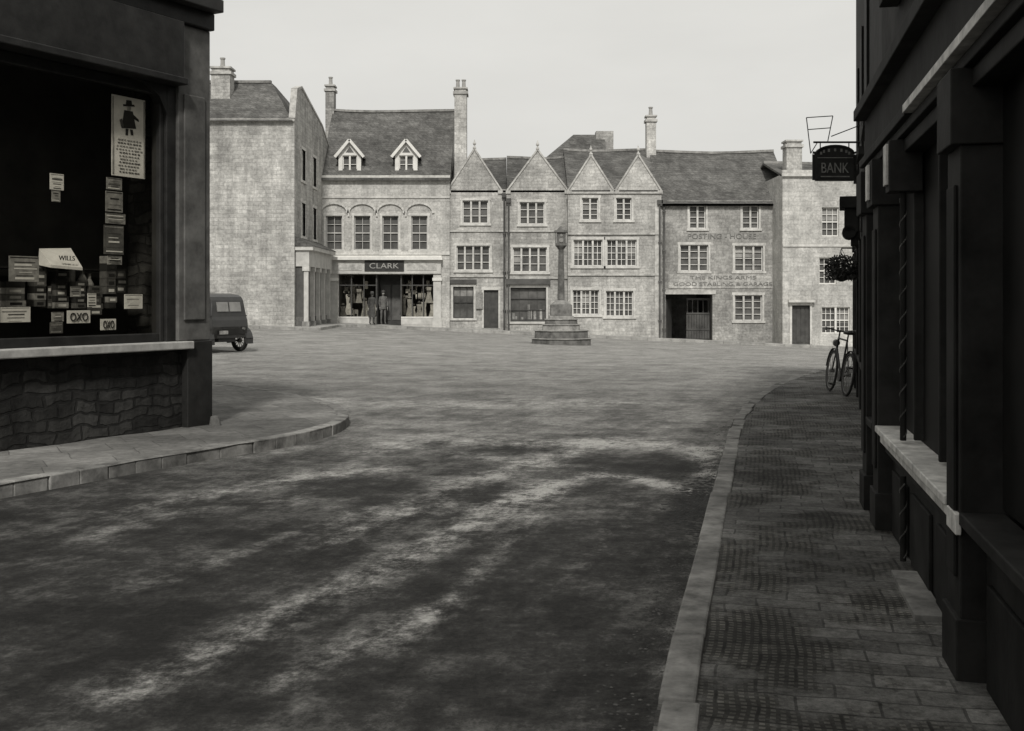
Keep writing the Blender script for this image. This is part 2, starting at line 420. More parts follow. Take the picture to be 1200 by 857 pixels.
for c in (409, 475.5):                      # dormers
    cu = fx(c, Y); hw = .56; zb = fz(205, Y); zt = fz(181, Y); za = fz(165, Y)
    W.facade(cu-hw, cu+hw, zb, zt, [(cu-.36, cu+.36, zb+.12, zt-.02)], 'paint_white', v=.25, dep=.2)
    window(Wn, cu-.36, cu+.36, zb+.12, zt-.02, 2, 1, 2, v=.25, sur=None)
    W.poly([(cu-hw, .25, zt), (cu+hw, .25, zt), (cu, .25, za)], 'paint_white')
    W.poly([(cu-.2, .24, zt+.12), (cu+.2, .24, zt+.12), (cu, .24, za-.24)], 'glass')
    for sg in (-1, 1):
        W.poly([(cu+sg*hw, .25, zb), (cu+sg*hw, 3, zb), (cu+sg*hw, 3, zt), (cu+sg*hw, .25, zt)], 'stone_a')
        q = [(cu, .12, za+.05), (cu+sg*(hw+.15), .12, zt-.1), (cu+sg*(hw+.15), 3.2, zt-.1), (cu, 3.2, za+.05)]
        if sg < 0: q = q[::-1]
        Rf.slab(q, .07, 'slate'); Rf.beam((cu+sg*(hw+.16), .1, zt-.12), (cu, .1, za+.06), .1, .14, 'paint_white')
chimney(Ch, fx(382, 59), fx(392, 59), 3.8, 4.5, 9, fz(100, 59), 'stone_a', 1)
chimney(Ch, fx(533, 57), fx(547, 57), 1.6, 2.5, 5, fz(104, 57), 'stone_pale', 2)
# shopfront
Sf = Part('shopfront', G, M)
zt = fz(322, Y); zf0, zf1 = fz(321, Y), fz(305, Y)
Sf.box(fx(386, Y), fx(517, Y), -.22, 0, zf0, zf1, 'fascia_pale')
Sf.box(fx(384, Y), fx(519, Y), -.42, 0, zf1, zf1+.14, 'paint_white')
Sf.box(fx(385, Y), fx(518, Y), -.34, 0, zf1+.14, zf1+.22, 'paint_white')
Sf.box(fx(428, Y), fx(474, Y), -.26, -.22, zf0+.12, zf1-.02, 'sign_black')
Sf.box(fx(392, Y), fx(425, Y), -.24, -.22, zf0+.16, zf1-.1, 'coping'); Sf.box(fx(477, Y), fx(512, Y), -.24, -.22, zf0+.16, zf1-.1, 'coping')
for a in (387, 508):
    Sf.box(fx(a, Y), fx(a+9, Y), -.14, 0, -.5, zf0, 'fascia_pale'); Sf.box(fx(a-1, Y), fx(a+10, Y), -.2, 0, zf0-.35, zf0-.2, 'paint_white')
    Sf.box(fx(a-1, Y), fx(a+10, Y), -.2, 0, -.5, .55, 'fascia_pale')
a, b = shopop[0], shopop[1]; zg = .32
dl, dr = fx(441, Y), fx(470, Y)
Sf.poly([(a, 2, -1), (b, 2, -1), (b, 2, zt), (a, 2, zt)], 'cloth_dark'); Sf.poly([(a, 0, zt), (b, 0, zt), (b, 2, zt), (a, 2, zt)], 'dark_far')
Sf.poly([(a, 0, .3), (b, 0, .3), (b, 2, .3), (a, 2, .3)], 'earth')
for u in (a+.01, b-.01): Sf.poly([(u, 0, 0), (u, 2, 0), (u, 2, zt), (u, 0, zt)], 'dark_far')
for (p, q) in ((a, dl), (dr, b)):
    Sf.box(p, q, .02, .14, -.5, zg+.32, 'fascia_pale'); Sf.box(p, q, .0, .16, zg+.32, zg+.38, 'paint_white')
    Sf.box(p, q, .2, 1.9, zg+.1, zg+.34, 'cross_stone')
    n = 3
    for k in range(n+1):
        c = p+(q-p)*k/n; Sf.box(c-.025, c+.025, .03, .11, zg+.38, zt, 'door_dark')
    Sf.box(p, q, .035, .1, zt-.55, zt-.50, 'door_dark')
    Sf.poly([(p, .07, zg+.38), (q, .07, zg+.38), (q, .07, zt), (p, .07, zt)], 'shop_glass')
for u in (dl, dr): Sf.box(u-.04, u+.04, .1, 1.2, 0, zt, 'door_dark')
Sf.box(dl, dr, 1.2, 1.25, .2, zt, 'door_dark')
for k in range(2):
    p = dl+.1+k*(dr-dl-.1)/2; Sf.box(p, p+(dr-dl-.3)/2, 1.17, 1.2, .5, 2.3, 'glass')
Gd = Part('window_goods', G, M)
for (p, q) in ((a, dl), (dr, b)):
    for k in range(7):      # dresses and coats on stands at uneven heights
        c = p+(q-p)*(k+rnd.uniform(.25, .75))/7; m = rnd.choice(['cloth_light', 'cloth_dark', 'card_grey', 'cloth_light'])
        h = rnd.uniform(.5, .9); v0 = rnd.uniform(.25, .6); z0 = zg+.36+rnd.choice([0, .1, .35, .7]); ws_ = rnd.uniform(.10, .15); wb_ = rnd.uniform(.12, .22)
        Gd.hexa([(c-wb_, v0, z0), (c+wb_, v0, z0), (c+wb_, v0+.2, z0), (c-wb_, v0+.2, z0), (c-.09, v0, z0+h*.6), (c+.09, v0, z0+h*.6), (c+.09, v0+.16, z0+h*.6), (c-.09, v0+.16, z0+h*.6)], m)
        Gd.hexa([(c-.09, v0, z0+h*.6), (c+.09, v0, z0+h*.6), (c+.09, v0+.16, z0+h*.6), (c-.09, v0+.16, z0+h*.6), (c-ws_, v0+.02, z0+h), (c+ws_, v0+.02, z0+h), (c+ws_, v0+.14, z0+h), (c-ws_, v0+.14, z0+h)], m)
        Gd.lathe((c, v0+.08, z0+h), [(.03, 0), (.03, .05), (.10, .07), (.06, .14), (0, .17)], 8, rnd.choice(['cloth_dark', 'card_grey']))
    for k in range(18):
        c = rnd.uniform(p+.1, q-.3); z = zg+.36+rnd.choice([0, .9, 1.2, 1.4]); Gd.box(c, c+rnd.uniform(.1, .3), .8, .9, z, z+rnd.uniform(.1, .45), rnd.choice(['card_grey', 'cloth_light', 'card_grey', 'card_dark', 'card']))
Gd.done()
text('CLARK', 'sign_lettering', G, M, fx(451, Y), -.27, (zf0+zf1)/2+.05, 1.45, 'letter_sign', height=.26)
for p in (W, Rf, Wn, Ch, Sf): p.done()

# ------------------------------------------------------------------ shoppers at the draper's door
def person(name, x, y, h, face, coat, woman=True, hat='cloth_dark', bag=False):
    z = ground(x, y)+.112 if y < 55 else .31
    G = group(name, (x, y, z)); s = h/1.7
    Mx = Matrix.Translation((x, y, z)) @ Matrix.Rotation(face, 4, 'Z') @ Matrix.Scale(s, 4)   # faces local -y
    V = [((0, 0, .92), .135, .105), ((0, .01, 1.12), .125, .09), ((0, 0, 1.34), .155, .10), ((0, 0, 1.44), .06, .055), ((0, -.01, 1.50), .05, .05),
         ((-.17, 0, 1.38), .058, .055), ((-.22, .01, 1.12), .045, .045), ((-.20, -.10, .90), .033, .033), ((.17, 0, 1.38), .058, .055), ((.22, .01, 1.12), .045, .045), ((.21, -.06, .88), .033, .033),
         ((-.09, 0, .86), .09, .09), ((-.10, -.02, .48), .06, .06), ((-.10, .02, .09), .038, .04), ((-.11, -.12, .035), .035, .03), ((.09, 0, .86), .09, .09), ((.10, .01, .48), .06, .06), ((.11, .04, .09), .038, .04), ((.12, -.10, .035), .035, .03)]
    E = [(0, 1), (1, 2), (2, 3), (3, 4), (2, 5), (5, 6), (6, 7), (2, 8), (8, 9), (9, 10), (0, 11), (11, 12), (12, 13), (13, 14), (0, 15), (15, 16), (16, 17), (17, 18)]
    me = bpy.data.meshes.new('body'); me.from_pydata([v[0] for v in V], E, []); me.materials.append(MATS[coat])
    o = bpy.data.objects.new('body', me); COL.objects.link(o); o.parent = G; o.matrix_parent_inverse = Matrix.Translation(G.location).inverted(); o.matrix_basis = Mx
    sk = o.modifiers.new('skin', 'SKIN'); sk.use_smooth_shade = True
    if not me.skin_vertices:
        bpy.context.view_layer.objects.active = o
    for i, d in enumerate(me.skin_vertices[0].data):
        d.radius = V[i][1:]; d.use_root = (i == 0)
    sb = o.modifiers.new('sub', 'SUBSURF'); sb.levels = 1; sb.render_levels = 1
    P = Part('head', G, Mx)
    P.lathe((0, -.015, 1.49), [(.0, 0), (.045, .01), (.068, .06), (.078, .12), (.074, .17), (.05, .21), (0, .228)], 14, 'skin_tone', 1.12)
    P.hexa([(-.012, -.10, 1.585), (.012, -.10, 1.585), (.012, -.085, 1.585), (-.012, -.085, 1.585), (-.006, -.10, 1.625), (.006, -.10, 1.625), (.006, -.08, 1.625), (-.006, -.08, 1.625)], 'skin_tone')
    for sg in (-1, 1):
        P.box(sg*.03-.010, sg*.03+.010, -.101, -.085, 1.615, 1.625, 'ink'); P.box(sg*.078-.006, sg*.078+.006, -.02, .015, 1.58, 1.64, 'skin_tone')
    P.box(-.02, .02, -.098, -.08, 1.548, 1.554, 'card_dark')
    P.lathe((0, .01, 1.55), [(.078, 0), (.088, .08), (.085, .13), (.05, .17), (0, .18)], 14, 'ink', 1.05)
    P.lathe((0, -.005, 1.64), [(.125 if not woman else .105, 0), (.125 if not woman else .105, .012), (.088, .02), (.085, .09), (.05, .11), (0, .112)], 14, hat, 1.1)
    P.done(smooth=True)
    P = Part('coat', G, Mx)
    if woman: P.lathe((0, .0, .38), [(.20, 0), (.19, .2), (.175, .45), (.15, .62), (.155, .74), (.175, .92), (.17, 1.0), (.07, 1.07)], 16, coat, .72)
    else: P.lathe((0, .0, .78), [(.175, 0), (.17, .15), (.155, .3), (.175, .5), (.17, .6), (.07, .67)], 16, coat, .72)
    P.done(smooth=True)
    P = Part('hands', G, Mx)
    for hx_, hy_, hz_ in ((-.20, -.11, .87), (.21, -.065, .85)):
        P.hexa([(hx_-.012, hy_-.035, hz_-.06), (hx_+.012, hy_-.035, hz_-.06), (hx_+.012, hy_+.035, hz_-.06), (hx_-.012, hy_+.035, hz_-.06), (hx_-.015, hy_-.03, hz_+.03), (hx_+.015, hy_-.03, hz_+.03), (hx_+.015, hy_+.03, hz_+.03), (hx_-.015, hy_+.03, hz_+.03)], 'skin_tone')
        for k, ln in enumerate((.065, .075, .07, .055)):
            yy = hy_-.026+k*.0175; P.cyl((hx_, yy, hz_-.06), (hx_+.008, yy-.008, hz_-.06-ln), .008, .006, 6, 'skin_tone')
        P.cyl((hx_, hy_-.03, hz_-.01), (hx_, hy_-.06, hz_-.05), .009, .007, 6, 'skin_tone')
    if bag: P.box(.17, .25, -.22, .08, .52, .72, 'cloth_dark'); P.torus((.21, -.07, .75), (1, 0, 0), .05, .007, 'ink')
    P.done()
person('standing_woman', fx(436, 54.0), 54.0, 1.58, math.radians(160), 'cloth_dark', True, 'card_dark', True)
person('standing_person', fx(449, 55.6), 55.6, 1.66, math.radians(20), 'cross_dark', False)

# ------------------------------------------------------------------ gabled houses
def pipe(Pp, u, z0, z1, v=-.08):
    Pp.cyl((u, v, z0), (u, v, z1), .05, .05, 8, 'dark_far'); Pp.box(u-.13, u+.13, v-.09, v+.07, z1, z1+.22, 'dark_far')
    z = z0+1
    while z < z1: Pp.box(u-.075, u+.075, v-.06, v+.08, z, z+.05, 'dark_far'); z += 1.9
Y = 55.2; M = frame((0, Y), (1, 0)); G = group('gabled_stone_house', (-1.7, Y, 0))
W = Part('walls', G, M); Rf = Part('roof', G, M); Wn = Part('windows', G, M)
u0, u1 = fx(527, Y), fx(593, Y); ze = fz(222, Y)
w1, w2, w3 = R(Y, 542, 572, 235, 262), R(Y, 535, 574, 288, 317), R(Y, 531, 555, 336, 373); d1 = R(Y, 567, 584, 340, 385)
W.facade(u0, u1, -1, ze, [w1, w2, w3, d1], 'stone_b'); shell(W, u0, u1, 8, -1, ze, 'stone_a')
window(Wn, *w1, 3, 1, 3); window(Wn, *w2, 4, 1, 3); window(Wn, *w3, 1, 3, 2, fr='door_dark'); door(Wn, *d1)
Wn.box(w3[0]-.15, w3[1]+.15, -.12, 0, w3[3]+.14, w3[3]+.35, 'door_dark')
gable(W, Rf, fx(556, Y), fx(586, Y)-fx(556, Y), ze, fz(176, Y), 6, 'stone_b')
xroof(Rf, u0, u1, 0, 4, 8, ze-.05, fz(186, 59), 'slate_dark', ov=0)
for z in (271, 324): W.box(u0, u1, -.07, 0, fz(z, Y)-.04, fz(z, Y)+.05, 'coping')
pipe(W, fx(591, Y), 0, fz(232, Y))
W.box(fx(558, Y), fx(566, Y), -.1, 0, fz(362, Y), fz(343, Y), 'card_grey')
for p in (W, Rf, Wn): p.done()
Y = 54.6; M = frame((0, Y), (1, 0)); G = group('gabled_stone_house', (1.2, Y, 0))
W = Part('walls', G, M); Rf = Part('roof', G, M); Wn = Part('windows', G, M)
u0, u1 = fx(593.5, Y), fx(665, Y); ze = fz(222, Y)
w1, w2, w3 = R(Y, 609, 638, 237, 263), R(Y, 601, 641, 290, 319), R(Y, 598, 640, 337, 377)
W.facade(u0, u1, -1.5, ze, [w1, w2, w3], 'stone_a'); shell(W, u0, u1, 8, -1.5, ze, 'stone_a')
window(Wn, *w1, 3, 1, 3); window(Wn, *w2, 4, 1, 3); window(Wn, *w3, 1, 4, 3, fr='door_dark', sur='fascia_pale')
for k in range(11):
    c = w3[0]+.1+k*.15; Wn.box(c, c+rnd.uniform(.06, .13), .165, .185, w3[2]+.1, w3[2]+rnd.uniform(.2, .9), rnd.choice(['card_grey', 'cloth_light', 'card_dark', 'card_grey']))
Wn.box(w3[0]-.2, w3[1]+.2, -.16, 0, w3[3]+.14, w3[3]+.42, 'dark_far')
gable(W, Rf, fx(630, Y), fx(664, Y)-fx(630, Y), ze, fz(177, Y), 6, 'stone_a')
xroof(Rf, u0, u1, 0, 4, 8, ze-.05, fz(186, 59), 'slate_dark', ov=0)
for z in (271, 326): W.box(u0, u1, -.07, 0, fz(z, Y)-.04, fz(z, Y)+.05, 'coping')
pipe(W, fx(596, Y), 0, fz(238, Y))
for p in (W, Rf, Wn): p.done()
Y = 54.0; M = frame((0, Y), (1, 0)); G = group('gabled_stone_house', (5, Y, -.3))
W = Part('walls', G, M); Rf = Part('roof', G, M); Wn = Part('windows', G, M)
u0, u1 = fx(665.5, Y), fx(775, Y); ze = fz(222, Y)
ws = [(R(Y, 682, 701, 232, 258), 2), (R(Y, 722, 740, 232, 258), 2), (R(Y, 672, 706, 281, 312), 3), (R(Y, 711, 746, 281, 312), 3), (R(Y, 671, 702, 340, 369), 3), (R(Y, 710, 742, 341, 371), 3)]
W.facade(u0, u1, -1.5, ze, [w[0] for w in ws], 'stone_b'); shell(W, u0, u1, 8, -1.5, ze, 'stone_a')
for w, n in ws: window(Wn, *w, n, 2 if n == 3 else 1, 4)
for c in (692.5, 748): gable(W, Rf, fx(c, Y), fx(c+25, Y)-fx(c, Y), ze, fz(183, Y), 4, 'stone_b')
xroof(Rf, u0, u1, 0, 4.6, 9, ze-.05, fz(176, 58.6), 'slate', ov=0, Pw=W, wm='stone_a')
for z in (226, 274, 322): W.box(u0, u1, -.08, 0, fz(z, Y)-.05, fz(z, Y)+.05, 'coping')
pipe(W, fx(773, Y), -.5, fz(240, Y))
W.box(u1-.32, u1, -.04, 0, -1, ze-.3, 'coping')
W.done(); Rf.done(); Wn.done()
G = group('stone_house', (3.5, 63, 0)); P = Part('walls', G); Q = Part('roof', G)
xa, xb = fx(638, 62), fx(712, 62); yr = 64
P.box(xa, xb, 62, 67, -1, fz(190, 62), 'stone_a')
zr = fz(158, 64); x1, x2 = fx(672, 64), fx(708, 64); e = fz(190, 62)
Q.poly([(xa-.2, 61.8, e), (xb, 61.8, e), (x2, yr, zr), (x1, yr, zr)], 'slate'); Q.poly([(xa-.2, 61.8, e), (x1, yr, zr), (xa-.2, 67, e)], 'slate')
Q.poly([(xa-.2, 67, e), (x1, yr, zr), (x2, yr, zr), (xb, 67, e)], 'slate'); Q.poly([(xb, 61.8, e), (xb, 67, e), (x2, yr, zr)], 'slate')
Q.box(x2-.5, x2+.5, yr-.4, yr+.4, e, zr+.15, 'stone_c')
P.done(); Q.done()

# ------------------------------------------------------------------ posting house inn
Y = 54.0; M = frame((0, Y), (1, 0)); G = group('posting_house_inn', (10.2, Y, -.6))
W = Part('walls', G, M); Rf = Part('roof', G, M); Wn = Part('windows', G, M); Ch = Part('chimney', G, M)
u0, u1 = fx(775.5, Y), fx(916, Y); ze = fz(235, Y)
ws = [(R(Y, 808, 827, 241, 268), 2, 1, 4), (R(Y, 870, 889, 241, 268), 2, 1, 4), (R(Y, 797, 830, 287, 318), 3, 1, 4), (R(Y, 861, 894, 288, 318), 3, 1, 4), (R(Y, 861, 893, 346, 376), 3, 1, 4)]
arch = (fx(780, Y), fx(835, Y), -1.6, fz(345, Y))
W.facade(u0, u1, -1.6, ze, [w[0] for w in ws]+[arch], 'stone_inn'); shell(W, u0, u1, 8, -1.6, ze, 'stone_a')
for w, n, bx, bz in ws: window(Wn, *w, n, bx, bz, fr='paint_white')
xroof(Rf, u0-.1, fx(929, Y), 0, 4, 8, ze, fz(178, 58), 'slate', ov=.2, Pw=W, wm='stone_a')
W.box(u0, u1, -.2, -.1, ze-.28, ze-.16, 'dark_far')
gz = fz(400, Y)
W.box(arch[0]-.15, arch[1]+.15, -.05, .1, arch[3], arch[3]+.2, 'coping')
Wn.poly([(arch[0], 4.5, -1.6), (arch[1], 4.5, -1.6), (arch[1], 4.5, arch[3]), (arch[0], 4.5, arch[3])], 'stone_c')
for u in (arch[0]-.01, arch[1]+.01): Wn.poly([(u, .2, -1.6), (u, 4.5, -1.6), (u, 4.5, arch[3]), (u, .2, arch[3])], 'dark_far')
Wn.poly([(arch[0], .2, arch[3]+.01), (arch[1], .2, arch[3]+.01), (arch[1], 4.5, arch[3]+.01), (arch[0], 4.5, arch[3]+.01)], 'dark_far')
Gt = Part('gates', G, M)
Gt.beam((arch[0]+.06, .3, gz+1.05), (arch[0]+.45, 1.3, gz+1.05), .07, 2.0, 'door_dark')
um = arch[0]+1.15
for k in range(9):
    c = um+k*.13; Gt.box(c, c+.115, .9, .95, gz+.08, gz+1.35, 'dark_far')
for k in range(9):
    if k % 2 == 0: Gt.box(um+k*.13+.03, um+k*.13+.07, .9, .94, gz+1.35, gz+2.05, 'dark_far')
Gt.box(um, um+1.15, .87, .9, gz+.5, gz+.6, 'dark_far'); Gt.box(um, um+1.15, .87, .9, gz+1.3, gz+1.38, 'dark_far'); Gt.box(um, um+1.15, .87, .9, gz+2.0, gz+2.1, 'dark_far')
Gt.done()
chimney(Ch, fx(757, 58), fx(768, 58), 3.7, 4.3, 8.5, fz(136, 58), 'stone_pale', 1)
W.box(fx(783, Y), fx(911, Y), -.03, 0, fz(338, Y), fz(321, Y), 'stone_b')
text('POSTING - HOUSE', 'lettering', G, M, fx(846, Y), -.02, fz(277, Y), fx(886, Y)-fx(806, Y), 'letter', height=.24)
text("THE KINGS ARMS", 'lettering_sign', G, M, fx(847, Y), -.04, fz(325.5, Y), 3.2, 'letter', height=.17)
text("GOOD STABLING & GARAGE", 'lettering_sign', G, M, fx(847, Y), -.04, fz(333, Y), 4.8, 'letter', height=.17)
pipe(W, fx(913, Y), -1, fz(240, Y)); pipe(W, fx(778, Y), -.9, fz(240, Y))
for p in (W, Rf, Wn, Ch): p.done()

# ------------------------------------------------------------------ right rendered house
Y = 52.0; M = frame((0, Y), (1, 0)); G = group('ashlar_stone_house', (18, Y, -.9))
W = Part('walls', G, M); Rf = Part('roof', G, M); Wn = Part('windows', G, M); Ch = Part('chimney', G, M)
u0, u1 = fx(917, Y), fx(1085, Y); ze = fz(204, Y)
ws = [R(Y, 963, 983, 243, 277), R(Y, 960, 980, 302, 333), R(Y, 963, 996, 360, 391), R(Y, 1015, 1035, 243, 277), R(Y, 1015, 1035, 302, 333)]
d1 = R(Y, 928, 949, 358, 404)
W.facade(u0, u1, -2, ze, ws+[d1], 'stone_pale'); shell(W, u0, u1, 8, -2, ze, 'stone_pale')
for i, w in enumerate(ws): window(Wn, *w, 2 if i == 2 else 1, 3, 4, tran=True, sur=None)
door(Wn, *d1)
Wn.box(d1[0]-.2, d1[1]+.2, -.25, 0, d1[3]+.14, d1[3]+.26, 'dressed')
W.box(u0-.05, u1, -.14, 0, ze-.12, ze, 'dressed'); W.box(u0-.02, u1, -.06, .2, ze, ze+.18, 'stone_pale')
W.box(u0, u1, -.05, 0, fz(288, Y)-.05, fz(288, Y)+.05, 'dressed')
xroof(Rf, u0, u1, .2, 4, 8, ze, ze+1.0, 'slate', ov=0)
chimney(Ch, fx(920, 53), fx(938, 53), .7, 1.5, ze-.5, fz(165, 53), 'stone_a', 0)
for p in (W, Rf, Wn, Ch): p.done()

# ------------------------------------------------------------------ left stone house
Y = 48.0; G = group('stone_hip_roofed_house', (-14, 50, .3)); M = frame((0, 0), (1, 0))
W = Part('walls', G, M); Rf = Part('roof', G, M); Ch = Part('chimney', G, M)
xr = fx(345, 48); ze = fz(140, 48)
W.facade(-24, xr, -1, ze, [], 'stone_left', v=Y)
W.box(-24, xr+.02, Y-.08, Y, ze-.1, ze+.02, 'coping')
Ms = Matrix(((0, -1, 0, xr), (1, 0, 0, Y), (0, 0, 1, 0), (0, 0, 0, 1)))
Ws = Part('side_wall', G, Ms); Wsn = Part('side_windows', G, Ms)
so = [(1.6, 2.5, 4.4, 5.9), (4.4, 5.3, 4.4, 5.9), (1.6, 2.5, 6.9, 8.3), (4.4, 5.3, 6.9, 8.3)]
Ws.facade(0, 9, -1, 9.35, so, 'stone_left', v=0)
for o in so: window(Wsn, *o, 1, 2, 4)
Ws.poly([(0, 0, 9.35), (9, 0, 9.35), (7, 0, 10.1), (1.6, 0, 11.0), (.5, 0, 10.7)], 'stone_left')
for p, q in (((0, .1, 9.4), (.5, .1, 10.75)), ((.5, .1, 10.75), (1.6, .1, 11.05)), ((1.6, .1, 11.05), (7, .1, 10.15)), ((7, .1, 10.15), (9, .1, 9.4))):
    Ws.beam(p, q, .28, .1, 'coping')
# pillared shopfront on the side wall, with a pediment over its near end
Ws.box(.2, 6.2, -.60, -.02, 3.0, 3.7, 'fascia_pale'); Ws.box(.1, 6.3, -.78, 0, 3.7, 3.88, 'dressed')
Ws.hexa([(.05, -.82, 3.88), (6.35, -.82, 3.88), (6.35, 0, 3.88), (.05, 0, 3.88), (.1, -.75, 3.93), (6.3, -.75, 3.93), (6.3, 0, 4.3), (.1, 0, 4.3)], 'slate')
for k in range(5):
    Ws.box(.25+k*1.42, .45+k*1.42, -.55, -.36, -.2, 3.0, 'fascia_pale'); Ws.box(.2+k*1.42, .5+k*1.42, -.6, -.3, 2.8, 2.997, 'dressed'); Ws.box(.2+k*1.42, .5+k*1.42, -.6, -.3, -.2, .6, 'cross_stone')
Ws.box(.28, .4, -.36, -.02, .8, 3.0, 'dark_far'); Ws.box(.28, .4, -.36, -.02, -.2, .8, 'cross_dark')
for k in range(4):
    Ws.box(.45+k*1.42, .25+(k+1)*1.42, -.4, -.1, -.2, .8, 'dark_far'); Ws.box(.45+k*1.42, .25+(k+1)*1.42, -.35, -.3, .8, 3.0, 'glass')
Ws.done(); Wsn.done()
yr = 51; zr = fz(97, yr); xh = fx(318, yr)
Rf.poly([(-24, Y-.2, ze-.1), (xr-.05, Y-.2, ze-.1), (xh, yr, zr), (-24, yr, zr)], 'slate')
Rf.poly([(xr-.05, Y-.2, ze-.1), (xr-.05, 57, ze), (xh, yr+1, zr), (xh, yr, zr)], 'slate')
Rf.poly([(-24, yr, zr), (xh, yr+1, zr), (xr-.05, 57, ze), (-24, 57, ze)], 'slate')
Rf.beam((-24, yr, zr+.03), (xh, yr, zr+.03), .22, .12, 'cross_stone')
chimney(Ch, fx(250, 50), fx(272, 50), 49.6, 50.4, 8.5, fz(80, 50), 'stone_a', 1)
for p in (W, Rf, Ch): p.done()

# ------------------------------------------------------------------ ground, road, pavements
def axis(segs):
    out = []
    for a, b, st in segs:
        n = max(1, int(round((b-a)/st))); out += [a+(b-a)*i/n for i in range(n)]
    out.append(segs[-1][1]); return out
def sheet(name, xs, ys, dz, mat, attrs=None):
    nx, ny = len(xs), len(ys)
    v = [(x, y, ground(x, y)+dz) for y in ys for x in xs]
    f = [(j*nx+i, j*nx+i+1, (j+1)*nx+i+1, (j+1)*nx+i) for j in range(ny-1) for i in range(nx-1)]
    me = bpy.data.meshes.new(name); me.from_pydata(v, [], f); me.materials.append(MATS[mat])
    if attrs is not None:
        for k, arr in attrs(xs, ys).items():
            at = me.attributes.new(k, 'FLOAT', 'POINT'); at.data.foreach_set('value', arr)
    me.polygons.foreach_set('use_smooth', [True]*len(f))
    o = bpy.data.objects.new(name, me); COL.objects.link(o); return o
sheet('ground', axis([(-3000, -100, 400), (-100, -25, 15), (-25, 30, 5), (30, 100, 14), (100, 3000, 400)]),
      axis([(-200, 13, 30), (13, 55, 3), (55, 100, 9), (100, 4000, 400)]), -.06, 'earth')
def gp(px, py):
    d = EYE*F/(py-350.0); return ((px-600)*d/F, d)
STREAK = [  # dry, pale wheel tracks and patches on the damp road: points, half width, strength
 ([gp(150, 810), gp(300, 738), gp(400, 692), gp(520, 632), gp(640, 568)], .14, .44),
 ([gp(330, 800), gp(430, 752), gp(530, 706)], .09, .32),
 ([gp(150, 600), gp(250, 578), gp(340, 562), gp(450, 550)], .17, .30),
 ([gp(100, 632), gp(220, 600), gp(330, 585)], .12, .20),
 ([gp(380, 640), gp(470, 600), gp(560, 562), gp(700, 520)], .16, .36),
 ([gp(540, 518), gp(620, 521), gp(720, 517), gp(835, 528)], .26, .36),
 ([gp(695, 556), gp(750, 561), gp(812, 578)], .09, .60),
 ([gp(822, 532), gp(835, 560)], .12, .50),
 ([gp(300, 468), gp(420, 472), gp(540, 474), gp(720, 470)], .4, .18),
 ([gp(160, 690), gp(300, 640), gp(430, 596)], .09, .22),
 ([gp(655, 575), gp(600, 630), gp(540, 690), gp(470, 760)], .07, .26),
 ([gp(500, 600), gp(600, 588), gp(680, 560)], .12, .28),
 ([gp(640, 700), gp(700, 640), gp(745, 590)], .05, .16),
 ([gp(430, 530), gp(540, 505)], .16, .22),
 ([gp(790, 790), gp(815, 690), gp(838, 600), gp(850, 545)], .05, .28),
 ([gp(450, 520), gp(600, 540), gp(700, 548)], .10, .2),
]
def dryf(xs, ys):
    X, Yv = np.meshgrid(np.array(xs), np.array(ys))
    t = np.clip((Yv-6.5)/8, 0, 1); t = t*t*(3-2*t)
    d = .27+.33*t
    d -= .06*np.exp(-((X+3.2)**2/2.2+(Yv-6.5)**2/5))
    d += .12*np.clip((Yv-18)/15, 0, 1)
    tr = np.zeros(X.shape)
    for pts, w, s in STREAK:
        best = np.full(X.shape, 1e9)
        for (ax, ay), (bx, by) in zip(pts, pts[1:]):
            l2 = (bx-ax)**2+(by-ay)**2
            q = np.clip(((X-ax)*(bx-ax)+(Yv-ay)*(by-ay))/l2, 0, 1)
            best = np.minimum(best, np.hypot(X-ax-q*(bx-ax), Yv-ay-q*(by-ay)))
        tr += s*np.exp(-(best/(w*1.35))**2)
    for (px, py, rx, ry, s) in ((600, 526, .5, .5, .32), (770, 546, .8, .5, .40), (560, 645, .45, .6, .16), (690, 650, .35, .8, .12), (812, 592, .16, .5, .34), (450, 570, .5, .5, .16), (350, 715, .25, .3, .16), (400, 640, .3, .4, .12), (180, 740, .5, .6, .10), (560, 760, .4, .4, .10)):
        a, b = gp(px, py); d -= s*np.exp(-((X-a)/rx)**2-((Yv-b)/ry)**2)
    am = 1.0-.62*np.clip((Yv-8)/12, 0, 1)
    return {'dry': np.clip(d, 0, 1).ravel().astype(np.float32), 'track': tr.ravel().astype(np.float32), 'amp': am.ravel().astype(np.float32)}
sheet('road', axis([(-40, -10, 3), (-10, -5, .5), (-5, 5, .09), (5, 12, .5), (12, 40, 3)]),
      axis([(-8, 2.5, .8), (2.5, 16, .09), (16, 26, .3), (26, 60, 1.5)]), 0.0, 'road_surface', dryf)

